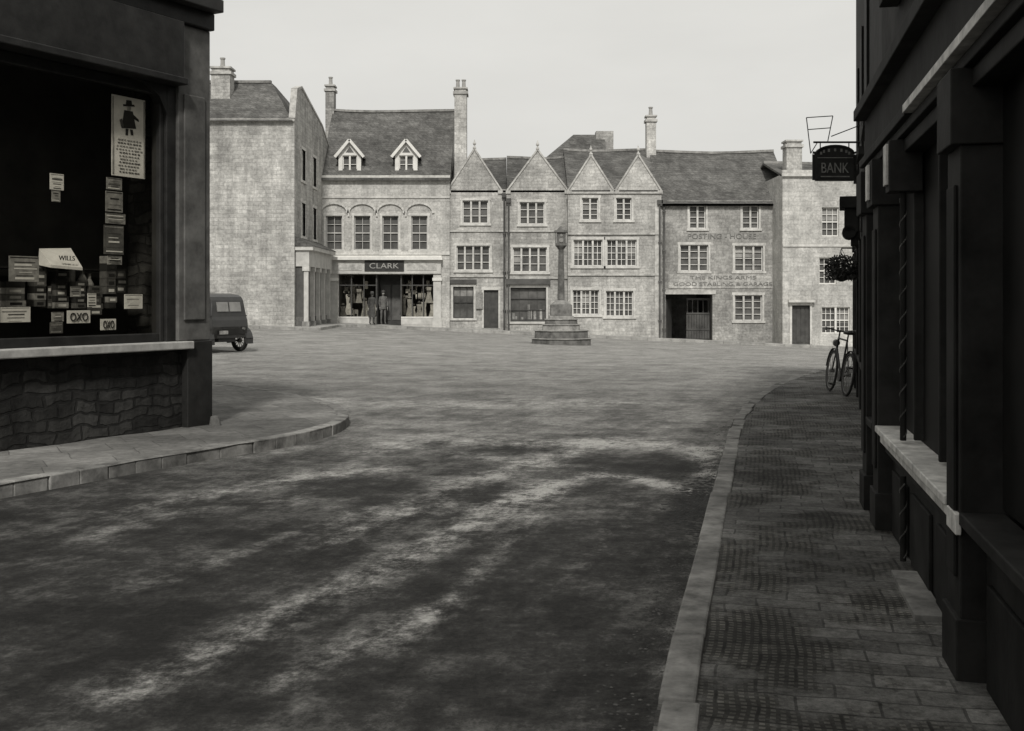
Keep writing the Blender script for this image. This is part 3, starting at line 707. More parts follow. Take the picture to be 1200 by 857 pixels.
def densify(A, B, st=.35):
    oa, ob = [], []
    for i in range(len(A)-1):
        n = max(1, int(math.hypot(A[i+1][0]-A[i][0], A[i+1][1]-A[i][1])/st))
        for k in range(n):
            t = k/n
            oa.append((A[i][0]*(1-t)+A[i+1][0]*t, A[i][1]*(1-t)+A[i+1][1]*t)); ob.append((B[i][0]*(1-t)+B[i+1][0]*t, B[i][1]*(1-t)+B[i+1][1]*t))
    oa.append(A[-1]); ob.append(B[-1]); return oa, ob
def smooth_line(P, it=2):
    for _ in range(it):
        Q = [P[0]]
        for a, b in zip(P, P[1:]):
            Q += [(a[0]*.75+b[0]*.25, a[1]*.75+b[1]*.25), (a[0]*.25+b[0]*.75, a[1]*.25+b[1]*.75)]
        P = Q+[P[-1]]
    return P
def pave(name, A, B, dz, mat, n=6):
    v = []; f = []
    for p, q in zip(A, B):
        for k in range(n+1):
            t = k/n; x = p[0]*(1-t)+q[0]*t; y = p[1]*(1-t)+q[1]*t
            v.append((x, y, ground(x, y)+dz+.006*math.sin(x*5+y*3)))
    for i in range(len(A)-1):
        for k in range(n): f.append((i*(n+1)+k, i*(n+1)+k+1, (i+1)*(n+1)+k+1, (i+1)*(n+1)+k))
    me = bpy.data.meshes.new(name); me.from_pydata(v, [], f); me.materials.append(MATS[mat])
    o = bpy.data.objects.new(name, me); COL.objects.link(o)
def kerb(name, A, side, length=.85, w=.15, top=.125, mat='kerb_stone'):
    L = [0]
    for p, q in zip(A, A[1:]): L.append(L[-1]+math.hypot(q[0]-p[0], q[1]-p[1]))
    def at(s):
        s = min(max(s, 0), L[-1])
        for i in range(len(L)-1):
            if s <= L[i+1]:
                t = (s-L[i])/max(1e-9, L[i+1]-L[i]); return (A[i][0]*(1-t)+A[i+1][0]*t, A[i][1]*(1-t)+A[i+1][1]*t)
        return A[-1]
    def nor(s):
        p, q = at(s-.15), at(s+.15); d = (q[0]-p[0], q[1]-p[1]); l = math.hypot(*d); return (-d[1]/l*side, d[0]/l*side)
    P = Part(name); s = 0
    while s < L[-1]-.1:
        ln = min(length*rnd.uniform(.7, 1.25), L[-1]-s); jz = rnd.uniform(-.014, .008); jo = rnd.uniform(-.014, .014)
        m = max(1, int(ln/.3)); st = s+.004; en = s+ln-.004
        for k in range(m):
            a, b = st+(en-st)*k/m, st+(en-st)*(k+1)/m
            c = []
            for ss in (a, b):
                p = at(ss); nn = nor(ss); c.append((p[0]+nn[0]*jo, p[1]+nn[1]*jo)); c.append((p[0]+nn[0]*(w+jo), p[1]+nn[1]*(w+jo)))
            o = [c[0], c[2], c[3], c[1]] if side < 0 else [c[0], c[1], c[3], c[2]]
            P.hexa([(x, y, ground(x, y)-.1) for x, y in o]+[(x, y, ground(x, y)+top+jz) for x, y in o], mat)
        s += ln
    P.done(.012)
KL = [(-8.5, 0), (-6.3, 4.4), (-4.08, 8.85), (-3.03, 10.95), (-2.38, 11.9), (-2.03, 13.1), (-2.08, 14.4), (-2.55, 15.8), (-3.7, 17.8), (-5.3, 19.4), (-9, 22.2), (-14, 25.5)]
WL = [(-11.2, 0), (-8.7, 4.4), (-6.3, 8.75), (-5.1, 10.9), (-4.4, 12.1), (-3.9, 13.1), (-4.0, 13.4), (-4.9, 13.9), (-6.2, 14.6), (-8, 15.6), (-12.5, 18.2), (-17, 21)]
a, b = smooth_line(KL), smooth_line(WL); a2, b2 = densify(a, b)
pave('pavement', a2, b2, .112, 'flag_left'); kerb('kerb', a2, 1)
KR = [(-.95, -3), (-.3, 0), (.68, 4.78), (.95, 5.94), (1.415, 8.0), (1.96, 10.4), (2.77, 13.9), (3.58, 16.6), (4.65, 19.8), (5.8, 22.6), (6.9, 24.8), (8.6, 27.5), (12, 31)]
WR = [(.5, -3), (1.1, 0), (2.2, 4.78), (2.45, 5.94), (3.1, 8.0), (3.7, 10.4), (4.7, 13.9), (5.4, 16.0), (6.3, 19.0), (7.2, 20.2), (9, 20.6), (12, 21), (16, 22)]
a, b = smooth_line(KR), smooth_line(WR); a2, b2 = densify(a, b)
pave('pavement', a2, b2, .112, 'paviour'); kerb('kerb', a2, -1, .9, .14)
KF = [(-8.2, 47.5), (-8.1, 52), (-7.4, 53), (-3, 52.9), (2, 52.4), (6.5, 51.6), (10, 51.3), (16, 49.8), (28, 49)]
WF = [(-9.45, 47.9), (-9.45, 55), (-7.4, 55.2), (-3, 55.25), (2, 54.7), (6.5, 54.1), (10, 54.1), (16, 52.2), (28, 52.1)]
a2, b2 = densify(KF, WF, .8); pave('pavement', a2, b2, .112, 'far_paving', 3); kerb('kerb', a2, 1, 1.0, .2, mat='far_paving')
KG = [(-24, 46.8), (-9.4, 46.8), (-8.25, 47.4)]; WG = [(-24, 48.1), (-9.7, 48.1), (-9.4, 48.05)]
a2, b2 = densify(KG, WG, .8); pave('pavement', a2, b2, .112, 'far_paving', 2); kerb('kerb', a2, 1, 1.0, .2, mat='far_paving')

P = Part('loose_gravel')
def stone(x, y, r, z0=0, mat='gravel', flat=1.0, P=P):
    k = len(P.v); i = P.mi(mat); z = ground(x, y)+z0
    vs = [(1, 0, .25), (.3, .9, .2), (-.8, .6, .3), (-.9, -.5, .2), (.2, -1, .25), (0, 0, .85), (0, 0, -.2)]
    for q in vs: P.v.append((x+q[0]*r*rnd.uniform(.7, 1.2), y+q[1]*r*rnd.uniform(.7, 1.2), z+q[2]*flat*r*rnd.uniform(.7, 1.1)))
    for j in range(5):
        P.f.append((k+j, k+(j+1) % 5, k+5)); P.m.append(i); P.f.append((k+(j+1) % 5, k+j, k+6)); P.m.append(i)
ar = smooth_line(KR)
for _ in range(1200):
    j = rnd.randrange(4, 26); t = rnd.random(); x = ar[j][0]*(1-t)+ar[j+1][0]*t; y = ar[j][1]*(1-t)+ar[j+1][1]*t
    stone(x-abs(rnd.gauss(0, .14))-.03, y, rnd.uniform(.004, .012), flat=.6)
for _ in range(700): stone(rnd.uniform(-4, 1), rnd.uniform(4.0, 13), rnd.uniform(.003, .008), flat=.6)
P.done()
# mud and leaves swept against the kerb
P2 = Part('gutter_mud')
for _ in range(800):
    b_ = rnd.gauss(8.7, .55); a_ = 1.415+.227*(b_-8.0)-abs(rnd.gauss(0, .13))-.02
    stone(a_, b_, rnd.uniform(.008, .035), -.003, 'mud', .4, P2)
for _ in range(250):
    b_ = rnd.uniform(5.0, 12); a_ = 1.415+.227*(b_-8.0)-abs(rnd.gauss(0, .04))-.02
    stone(a_, b_, rnd.uniform(.006, .018), -.003, 'mud', .4, P2)
P2.done()

# ------------------------------------------------------------------ market cross
cx, cy = fx(657.5, 42), 42.0; cz = ground(cx, cy)-.12
G = group('market_cross', (cx, cy, cz))
P = Part('steps', G); Q = Part('shaft', G)
zz = cz
for r, h, m in ((1.20, .32, 'cross_dark'), (1.08, .28, 'cross_dark'), (.76, .20, 'cross_stone'), (.66, .18, 'cross_dark')):
    P.cyl((cx, cy, zz-(.3 if zz == cz else 0)), (cx, cy, zz+h), r, r*.985, 8, m, ph=math.pi/8); P.cyl((cx, cy, zz+h), (cx, cy, zz+h+.04), r+.03, r+.03, 8, 'cross_stone', ph=math.pi/8); zz += h+.02
P.box(cx-.46, cx+.46, cy-.46, cy+.46, zz, zz+.14, 'cross_stone'); P.box(cx-.40, cx+.40, cy-.40, cy+.40, zz+.14, zz+.56, 'cross_dark')
P.cyl((cx, cy, zz+.56), (cx, cy, zz+.72), .42, .2, 8, 'cross_stone', ph=math.pi/8)
zs = zz+.66; zh = fz(292, 42)
Q.cyl((cx, cy, zs), (cx, cy, zh), .15, .105, 8, 'cross_dark', ph=math.pi/8)
Q.cyl((cx, cy, zh-.02), (cx, cy, zh+.12), .11, .22, 8, 'cross_dark', ph=math.pi/8)
Q.box(cx-.21, cx+.21, cy-.21, cy+.21, zh+.12, zh+.2, 'cross_dark')
Q.box(cx-.17, cx+.17, cy-.17, cy+.17, zh+.2, zh+.62, 'cross_dark')
for dx in (-.19, .19):
    for dy in (-.19, .19): Q.cyl((cx+dx, cy+dy, zh+.2), (cx+dx, cy+dy, zh+.64), .035, .03, 6, 'cross_stone')
Q.cyl((cx, cy-.175, zh+.32), (cx, cy-.2, zh+.32), .1, .08, 8, 'cross_stone'); Q.cyl((cx, cy-.172, zh+.5), (cx, cy-.195, zh+.5), .07, .05, 8, 'cross_stone')
Q.box(cx-.25, cx+.25, cy-.25, cy+.25, zh+.62, zh+.70, 'cross_dark')
Q.cyl((cx, cy, zh+.70), (cx, cy, zh+.86), .27, .05, 4, 'cross_dark', ph=math.pi/4)
P.done(.03); Q.done(.008)

# ------------------------------------------------------------------ parked car (1920s saloon)
hx, hy = -.83, .557
rear = Vector((fx(268, 30.4), 30.5)); cz = ground(-7.6, 30.3)
Mc = Matrix(((hx, -hy, 0, rear.x), (hy, hx, 0, rear.y), (0, 0, 1, cz), (0, 0, 0, 1)))   # local +x forward, origin rear centre
G = group('parked_car', (rear.x, rear.y, cz))
B_ = Part('body', G, Mc); hw = .62
def prof(pts, w0, w1, mat, P=B_):
    for sg in (-1, 1):
        q = [(x, sg*(w1 if z > 1.0 else w0), z) for x, z in pts]
        P.poly(q if sg > 0 else q[::-1], mat)
    n = len(pts)
    for i in range(n):
        (xa, za), (xb, zb) = pts[i], pts[(i+1) % n]; wa = w1 if za > 1.0 else w0; wb = w1 if zb > 1.0 else w0
        P.poly([(xa, -wa, za), (xa, wa, za), (xb, wb, zb), (xb, -wb, zb)], mat)
prof([(.10, .40), (.0, .52), (-.05, .72), (-.03, .9), (.02, 1.0), (.05, 1.3), (.09, 1.44), (.16, 1.54), (.3, 1.60), (.6, 1.64), (1.5, 1.62), (1.72, 1.54), (1.80, 1.02), (2.75, .96), (2.82, .9), (2.82, .45)], hw, hw-.05, 'car_paint')
B_.box(.1, 2.8, -.3, .3, .3, .45, 'iron')
for sg in (-1, 1):
    y = sg*(hw-.045)
    for a, b in ((.28, .82), (.9, 1.6)): B_.box(a, b, y, y+sg*.03, 1.1, 1.46, 'car_glass')
    B_.box(.0, 1.8, sg*hw, sg*(hw+.012), 1.0, 1.03, 'iron'); B_.box(.86, .88, sg*hw, sg*(hw+.006), .5, 1.0, 'iron'); B_.box(1.62, 1.64, sg*hw, sg*(hw+.006), .5, 1.0, 'iron')
    B_.box(.75, 2.1, sg*hw, sg*(hw+.22), .33, .37, 'car_paint')
    for c in (.35, 2.45):
        pts = [(c+.40*math.cos(t), .32+.40*math.sin(t)) for t in [math.pi*k/10-.15 for k in range(12)]]
        for (xa, za), (xb, zb) in zip(pts, pts[1:]):
            ya, yb = sorted((sg*(hw-.06), sg*(hw+.2)))
            B_.hexa([(xa, ya, za-.02), (xb, ya, zb-.02), (xb, yb, zb-.02), (xa, yb, za-.02), (xa, ya, za+.015), (xb, ya, zb+.015), (xb, yb, zb+.015), (xa, yb, za+.015)], 'car_paint')
for y0, y1 in ((-.42, -.03), (.03, .42)):
    B_.hexa([(.0, y0, 1.14), (.0, y1, 1.14), (.06, y1, 1.14), (.06, y0, 1.14), (.05, y0, 1.40), (.05, y1, 1.40), (.1, y1, 1.40), (.1, y0, 1.40)], 'car_glass')
B_.box(-.12, -.07, -.5, .5, .42, .48, 'iron'); B_.box(-.10, -.07, .14, .42, .52, .62, 'card_grey')
B_.cyl((-.04, -.45, .66), (-.1, -.45, .66), .04, .035, 10, 'hub')
B_.box(-.085, -.06, -.3, .3, .68, .70, 'iron')
B_.done(.02)
Wh = Part('wheels', G, Mc)
for c in (.35, 2.45):
    for sg in (-1, 1):
        y = sg*(hw+.06); Wh.torus((c, y, .32), (0, 1, 0), .26, .06, 'tyre'); Wh.torus((c, y, .32), (0, 1, 0), .2, .018, 'hub')
        Wh.cyl((c, y-.05, .32), (c, y+.05, .32), .06, .06, 12, 'hub')
        for k in range(12):
            t = math.pi*2*k/12; Wh.beam((c, y, .32), (c+.2*math.cos(t), y, .32+.2*math.sin(t)), .015, .015, 'hub')
for c in (.35, 2.45): Wh.cyl((c, -hw, .32), (c, hw, .32), .03, .03, 8, 'iron')
Wh.done(smooth=True)

# ------------------------------------------------------------------ left corner shop
o = Vector((-3.63, 13.1)); ML = frame(o, (.4856, .874)); G = group('corner_shop', (o.x, o.y, .1))
def L(px, py):
    k = (px-600)/F; s = (-3.63-13.1*k)/(.4856-.874*k); d = 13.1-.874*s
    return -s, EYE+(350-py)*d/F
W = Part('walls', G, ML); Fr = Part('window_frame', G, ML)
us = -.47; zs0, zs1 = 1.02, 1.11; zw = 4.02
W.box(-15.5, -.02, .02, .3, -.2, zs0, 'riser_rubble')
W.box(-15.5, 0, 0.1, .4, 4.7, 6.4, 'stone_c'); W.box(-15.5, 0, .4, 10, 6.1, 6.4, 'slate')
W.box(-.3, 0, .3, 10, -.2, 6.2, 'riser_rubble'); W.box(-15.5, -15.2, .3, 10, -.2, 6.2, 'stone_c')
W.box(-15.2, -.3, .95, 1.0, -.2, 4.7, 'shop_black')
W.box(-15.2, -.3, .3, .95, .95, 1.0, 'shop_black')
Fr.box(-15.5, -.30, -.14, .2, zs0, zs1, 'sill_stone')
Fr.box(us, .03, -.06, .3, zs1+.002, 4.75, 'pilaster_paint'); Fr.box(us+.12, .045, -.085, .02, -.15, zs0+.09, 'shop_frame')
Fr.box(us+.07, -.07, -.085, -.06, 1.35, 3.95, 'pilaster_paint')
Fr.box(us-.14, us, -.02, .2, zs1, 4.02, 'shop_frame'); Fr.box(us-.20, us-.14, .02, .16, zs1, 4.02, 'shop_black')
Fr.box(-15.5, us-.002, -.16, .3, 4.1, 4.75, 'shop_frame'); Fr.box(-15.5, .05, -.26, .3, 4.95, 5.1, 'shop_black'); Fr.box(-15.5, .045, -.12, .3, 4.752, 4.95, 'shop_frame'); Fr.box(-15.5, us-.002, -.22, .1, 4.02, 4.1, 'shop_frame')
pts = [(us-.14, 4.02), (us-.14, 3.70), (us-.25, 3.88), (us-.45, 4.0), (us-.62, 4.02)]
for v in (-.02, .12): Fr.poly([(p[0], v, p[1]) for p in pts], 'shop_frame')
for p, q in zip(pts[1:], pts[2:]): Fr.poly([(p[0], -.02, p[1]), (q[0], -.02, q[1]), (q[0], .12, q[1]), (p[0], .12, p[1])], 'shop_frame')
for c in (-2.9, -5.4, -8): Fr.box(c-.05, c+.05, .0, .14, zs1, 4.02, 'shop_frame')
Fr.box(-15.2, us-.2, .03, .12, zs1, zs1+.10, 'shop_frame'); Fr.box(-15.2, us-.2, .03, .12, 3.9, 4.02, 'shop_frame')
Gl = Part('window_glass', G, ML); Gl.poly([(-15.2, .08, zs1), (us-.2, .08, zs1), (us-.2, .08, 4.0), (-15.2, .08, 4.0)], 'shop_glass'); Gl.done()
W.done(); Fr.done(.012)
D = Part('window_display', G, ML)
def card(x0, y0, x1, y1, mat, v=.12, th=.006, art=True):
    ua, za = L(x0, y0); ub, zb = L(x1, y1); zc = L((x0+x1)/2, y0)[1]; zd = L((x0+x1)/2, y1)[1]
    a, b, c, d = min(ua, ub), max(ua, ub), min(zc, zd), max(zc, zd)
    D.box(a, b, v, v+th, c, d, mat)
    if art:
        k2 = 'ink' if mat != 'card_dark' else 'card_grey'
        n = rnd.randint(3, 6)
        D.box(a+.04*(b-a), b-.04*(b-a), v-.002, v-.0005, d-(d-c)*.08, d-(d-c)*.04, 'card_grey' if mat == 'card' else k2)
        for k in range(n):
            z = c+(d-c)*(.08+.8*k/n); w = rnd.uniform(.2, .42)*(b-a); m = (a+b)/2+rnd.uniform(-.05, .05)*(b-a)
            D.box(m-w, m+w, v-.003, v, z, z+(d-c)*rnd.uniform(.02, .09), rnd.choice([k2, 'card_grey', 'card_dark', 'card']))
    return a, b, c, d
a, b, c, d = card(140, 113, 179, 207, 'card', art=False)
w = b-a; h = d-c
v_ = .116
# printed figure in hat and cape, then lines of lettering
for q, m in (([(.32, .90), (.66, .92), (.68, .895), (.33, .875)], 'ink'), ([(.42, .96), (.58, .965), (.60, .91), (.41, .905)], 'ink'), ([(.43, .885), (.57, .885), (.55, .83), (.45, .83)], 'card_grey'),
             ([(.36, .83), (.62, .83), (.72, .62), (.28, .60)], 'ink'), ([(.28, .60), (.36, .60), (.30, .72), (.22, .70)], 'card_dark'), ([(.62, .8), (.8, .74), (.8, .71), (.64, .74)], 'ink'), ([(.40, .60), (.49, .60), (.47, .52), (.40, .52)], 'ink'), ([(.53, .60), (.62, .60), (.64, .53), (.56, .53)], 'ink')):
    D.poly([(a+x*w, v_, c+y*h) for x, y in q], m)
D.box(a+.02*w, a+.05*w, .113, .12, c+.02*h, d-.02*h, 'card_grey'); D.box(b-.05*w, b-.02*w, .113, .12, c+.02*h, d-.02*h, 'card_grey')
for k in range(11):
    z = c+h*(.05+.040*k); ww = rnd.uniform(.22, .38)
    for x0 in np.arange(.5-ww, .5+ww, .09):
        D.box(a+w*x0, a+w*(x0+rnd.uniform(.04, .075)), .114, .12, z, z+h*.014, 'card_grey' if k % 3 else 'card_dark')
for r in ((134, 208, 152, 222, 'card_grey'), (133, 224, 153, 248, 'card_grey'), (133, 250, 156, 262, 'card_grey'), (131, 264, 154, 298, 'card_dark'), (135, 300, 152, 310, 'card_grey'),
          (68, 203, 84, 222, 'card'), (70, 222, 80, 236, 'card_grey'), (70, 366, 84, 377, 'card_grey'), (68, 378, 83, 391, 'card_dark'), (155, 345, 176, 362, 'card'),
          (20, 300, 55, 330, 'card_grey'), (10, 360, 45, 378, 'card'), (92, 336, 104, 348, 'card_grey'), (112, 344, 122, 360, 'card')):
    card(*r)
card(88, 364, 115, 379, 'card', art=False); card(127, 374, 145, 387, 'card', art=False)
a, z0 = L(75, 310); b, z1 = L(112, 292)
D.hexa([(a, .2, z0-.03), (b, .2, z0-.05), (b, .4, z0+.0), (a, .4, z0), (a, .2, z0), (b, .2, z0-.02), (b+.03, .42, z1+.02), (a+.03, .42, z1)], 'card')
def stack(px0, px1, pyb, pyt, v, n):
    a, zb = L(px0, pyb); b, zt = L(px1, pyt)
    hh = (zt-zb)/n
    for k in range(n):
        m = rnd.choice(['card_grey', 'card_dark', 'card_dark', 'card_dark', 'ink']); ww = (b-a)*rnd.uniform(.75, 1)
        D.box(a, a+ww, v, v+.12, zb+k*hh+.004, zb+(k+1)*hh, m)
        D.box(a+ww*.2, a+ww*.8, v-.003, v, zb+k*hh+.3*hh, zb+k*hh+.7*hh, rnd.choice(['card_grey', 'ink', 'card']))
for q in ((148, 160, 345, 300, .3, 5), (160, 174, 343, 318, .32, 3), (92, 108, 362, 318, .35, 6), (112, 124, 362, 330, .3, 5), (70, 86, 360, 312, .38, 6), (126, 144, 370, 335, .28, 5), (30, 55, 360, 330, .3, 4), (86, 92, 362, 335, .4, 3), (146, 156, 362, 348, .25, 2)): stack(*q)
for p in ((100, 290), (120, 300), (165, 300), (134, 312), (142, 318)):
    a, z = L(*p); D.lathe((a, .5, z-.3), [(.045, 0), (.05, .02), (.05, .16), (.02, .22), (.02, .27), (.025, .28)], 12, 'card_grey')
a, z = L(68, 312); b, _ = L(180, 312); D.box(a-2, b, .45, .9, z-.02, z, 'shop_frame')
D.done()
for (x0, x1, y) in ((90, 113, 371.5), (129, 143, 380.5)):
    a, z = L((x0+x1)/2, y); text('OXO', 'card_lettering', G, ML, a, .112, z, abs(L(x0, y)[0]-L(x1, y)[0])*.9, 'ink', ext=.003, height=.085)
text('WILLS', 'card_lettering', G, ML, L(93, 300)[0], .19, L(93, 300)[1]-.02, .2, 'ink', ext=.003, height=.05)
P = Part('boot_stone'); P.cyl((-3.47, 12.98, .05), (-3.49, 13.02, .22), .085, .05, 9, 'cross_dark'); P.done(.012)

# ------------------------------------------------------------------ right side: bank front
MR = frame((.86, 0), (-.215, -1.0)); G = group('bank_building', (2.0, 5, .1))
KS = math.hypot(1, .215)
W = Part('walls', G, MR); T = Part('shopfront', G, MR); T2 = Part('trim', G, MR)
def X(y0, y1, v0, v1, z0, z1, m, P=None):   # y = distance along the street
    (P or T).box(-y0*KS, -y1*KS, v0, v1, z0, z1, m)
E = 8.15
X(-4, E, .10, 6, 2.98, 7.6, 'bank_wood2', W)
X(-4, E-.2, .5, 6, -.1, 2.98, 'bank_wood', W)
segs = [(-4, -1.2), (-.9, 2.0), (2.3, 4.30), (4.62, 7.10), (7.42, 7.80)]
for i, (a, b) in enumerate(segs):
    X(a, b, .05, .3, -.1, .62, 'bank_wood2')
    n = max(1, int((b-a)/.8))
    for k in range(n):
        p = a+(b-a)*k/n; q = a+(b-a)*(k+1)/n; X(p+.1, q-.1, .03, .05, .12, .52, 'bank_wood')
        if k: X(p-.018, p+.018, .06, .14, .80, 2.42, 'bank_wood2')
    if i == 3:
        X(a-.04, b+.02, -.06, .12, .745, .785, 'worn_white'); X(a, b, -.03, .1, .68, .743, 'worn_white'); X(a, b, -.0, .1, .62, .678, 'bank_wood2')
    else:
        X(a, b, -.05, .12, .72, .77, 'bank_wood2')
    X(a, b, .11, .13, .785, 2.5, 'bank_glass')
    X(a, b, .0, .2, 2.42, 2.495, 'bank_wood2')
for s in (-1.05, 2.15, 4.46, 7.26, 7.97):
    w = .14
    X(s-w, s+w, -.04, .3, -.1, 2.20, 'bank_wood2'); X(s-w-.02, s+w+.02, -.06, .3, -.1, .35, 'bank_wood2'); X(s-w*.6, s+w*.6, -.055, -.04, .5, 2.05, 'bank_wood')
    X(s-w-.02, s+w+.02, -.08, .3, 2.20, 2.497, 'bank_wood2')
X(4.30, 4.50, -.062, -.04, .68, .76, 'worn_white', T2)
for s in (6.28, 7.26):
    X(s-.06, s+.06, -.098, -.082, 2.24, 2.47, 'worn_white', T2)
X(6.2, 6.36, -.082, .1, 2.2, 2.49, 'bank_wood2')
X(-4, 5.75, -.07, .12, 2.562, 2.605, 'worn_white', T2); X(5.75, E, -.06, .12, 2.555, 2.61, 'bank_wood2')
X(-4, E, -.03, .12, 2.50, 2.553, 'bank_wood'); X(-4, E, -.02, .12, 2.612, 2.90, 'bank_wood'); X(-4, E, -.10, .12, 2.902, 2.98, 'bank_wood2')
for s in (1.5, 4.2, 6.6):
    X(s-.5, s+.5, .06, .098, 3.7, 5.4, 'bank_glass'); X(s-.58, s-.5, .02, .098, 3.6, 5.5, 'bank_wood2'); X(s+.5, s+.58, .02, .098, 3.6, 5.5, 'bank_wood2'); X(s-.65, s+.65, -.02, .098, 3.5, 3.6, 'bank_wood2')
for s in (4.64, 6.25):
    u = -s*KS
    for (z0, z1) in ((.82, 2.18), (.14, .58)):
        T2.cyl((u, -.0, z0-.02), (u, -.0, z1+.02), .018, .018, 10, 'bank_wood')
        n = int((z1-z0)/.012); pr = None
        for k in range(n):
            t = k*.55; p = (u+.018*math.cos(t), .018*math.sin(t), z0+k*.012)
            if pr: T2.beam(pr, p, .008, .008, 'bead_glint')
            pr = p
X(5.1, 5.95, -.10, .04, .10, .14, 'kerb_stone', T2)
W.done(); T.done(.006); T2.done(.003)
# farther row
M2 = frame((3.62, 11.3), (-(6.15-3.62), -(20-11.3))); G = group('street_shop_building', (5, 16, .1))
LL = math.hypot(2.53, 8.7)
W = Part('walls', G, M2); T = Part('shopfront', G, M2)
W.box(-LL, 3.0, 0.05, 8, 2.9, 7.5, 'bank_wood2'); W.box(-LL, 3.0, .3, 8, -.6, 2.9, 'bank_wood2')
s = -2.4
while s < LL-.5:
    T.box(-s-.28, -s, 0, .3, -.3, 2.4, 'bank_wood2'); T.box(-s-.3, -s+.02, -.03, .3, 2.4, 2.75, 'bank_wood2')
    e = min(s+2.1, LL); T.box(-e, -s-.28, .03, .3, -.3, .7, 'bank_wood'); T.box(-e, -s-.28, .1, .12, .7, 2.4, 'bank_glass'); T.box(-e, -s-.28, -.0, .1, .68, .74, 'bank_wood2')
    s += 2.1
T.box(-LL, -LL+.3, -.01, .3, -.5, 2.4, 'bank_wood2')
T.box(-LL, 3.0, .01, .3, 2.4, 2.75, 'bank_wood'); T.box(-LL-.05, 3.0, -.05, .3, 2.75, 2.88, 'bank_wood2')
T.box(-3.3, -2.9, -.20, -.03, 2.45, 2.75, 'bank_wood'); T.box(-3.35, -2.85, -.26, -.05, 2.752, 2.90, 'bank_wood'); T.box(-3.25, -2.95, -.12, -.03, 2.28, 2.45, 'bank_wood')
T.cyl((-3.3, -.14, 2.45), (-2.9, -.14, 2.45), .09, .09, 12, 'bank_wood')
for s in (1.6, 4.0, 6.8):
    W.box(-s-.5, -s+.5, 0.02, .05, 3.6, 5.2, 'bank_glass'); W.box(-s-.6, -s+.6, -.02, .05, 3.5, 3.6, 'bank_wood2')
W.done(); T.done(.008)

# hanging bank sign
d = 15.5; sx = fx(978, d); sz = fz(192, d); G = group('hanging_bank_sign', (sx, d, sz))
P = Part('board', G); hw = .265; hb = -.23; ht = .13
n = 12; top = [(sx+hw*math.cos(math.pi*k/n), sz+ht+.12*math.sin(math.pi*k/n)) for k in range(n+1)]
out = [(sx-hw, sz+hb), (sx+hw, sz+hb)]+top
for y in (d-.025, d+.025): P.poly([(x, y, z) for x, z in (out if y < d else out[::-1])], 'sign_face')
for i in range(len(out)):
    p, q = out[i], out[(i+1) % len(out)]; P.poly([(p[0], d-.025, p[1]), (p[0], d+.025, p[1]), (q[0], d+.025, q[1]), (q[0], d-.025, q[1])], 'sign_face')
    if math.hypot(q[0]-p[0], q[1]-p[1]) > 1e-4: P.beam((p[0], d, p[1]), (q[0], d, q[1]), .09, .022, 'iron')
for k in range(7):
    t = math.pi*(k+.5)/7; P.box(sx+.2*math.cos(t)-.014, sx+.2*math.cos(t)+.014, d-.032, d-.025, sz+.11+.06*math.sin(t), sz+.15+.06*math.sin(t), 'card_grey')
P.box(sx-hw+.02, sx+hw-.02, d-.032, d-.025, sz+.075, sz+.085, 'card_grey'); P.box(sx-.2, sx+.2, d-.03, d-.025, sz-.19, sz-.175, 'card_grey')
P.done()
text('BANK', 'board_lettering', G, Matrix.Identity(4), sx, d-.03, sz-.06, .38, 'card_grey', ext=.004, height=.14)
Q = Part('bracket', G)
def wp(px, py): return (fx(px, d), d, fz(py, d))
wx = 3.62+(d-11.3)*.2908
Q.cyl((wx+.05, d, sz+.30), (sx-hw-.03, d, sz+.30), .014, .014, 8, 'iron')
for dx in (-.2, .2): Q.cyl((sx+dx, d, sz+.30), (sx+dx, d, sz+.2), .008, .008, 6, 'iron')
for p, q in (((945, 138), (976, 136)), ((945, 138), (950, 180)), ((976, 136), (970, 166)), ((947, 152), (973, 150)), ((950, 180), (958, 167))):
    Q.cyl(wp(*p), wp(*q), .007, .007, 6, 'iron')
Q.cyl(wp(974, 160), (wx+.05, d, fz(146, d)), .008, .008, 6, 'iron')
Q.done()

bx, by, bz = 5.02, 16.9, fz(318, 16.9)
G = group('hanging_flower_basket', (bx, by, bz)); P = Part('basket', G)
P.lathe((bx, by, bz-.16), [(.02, 0), (.10, .03), (.15, .1), (.17, .18)], 12, 'iron'); P.cyl((bx, by, bz+.35), (bx+.35, by, bz+.35), .01, .01, 6, 'iron')
for t in (0, 2.1, 4.2): P.cyl((bx+.16*math.cos(t), by+.16*math.sin(t), bz), (bx, by, bz+.35), .004, .004, 5, 'iron')
P.done()
P = Part('foliage', G)
for _ in range(1300):
    r = rnd.random()**.5*.25; t = rnd.uniform(0, 6.28); ph = rnd.uniform(-1, 1)
    c = Vector((bx+r*math.cos(t), by+r*math.sin(t), bz+.05+ph*.22*(1-r*1.5)-(.15*r if r > .18 else 0)))
    a = Vector([rnd.gauss(0, 1) for _ in range(3)]).normalized()*rnd.uniform(.018, .038); b = a.cross(Vector([rnd.gauss(0, 1) for _ in range(3)])).normalized()*.014
    P.poly([c-a, c+b, c+a, c-b], 'leaf')
P.done()

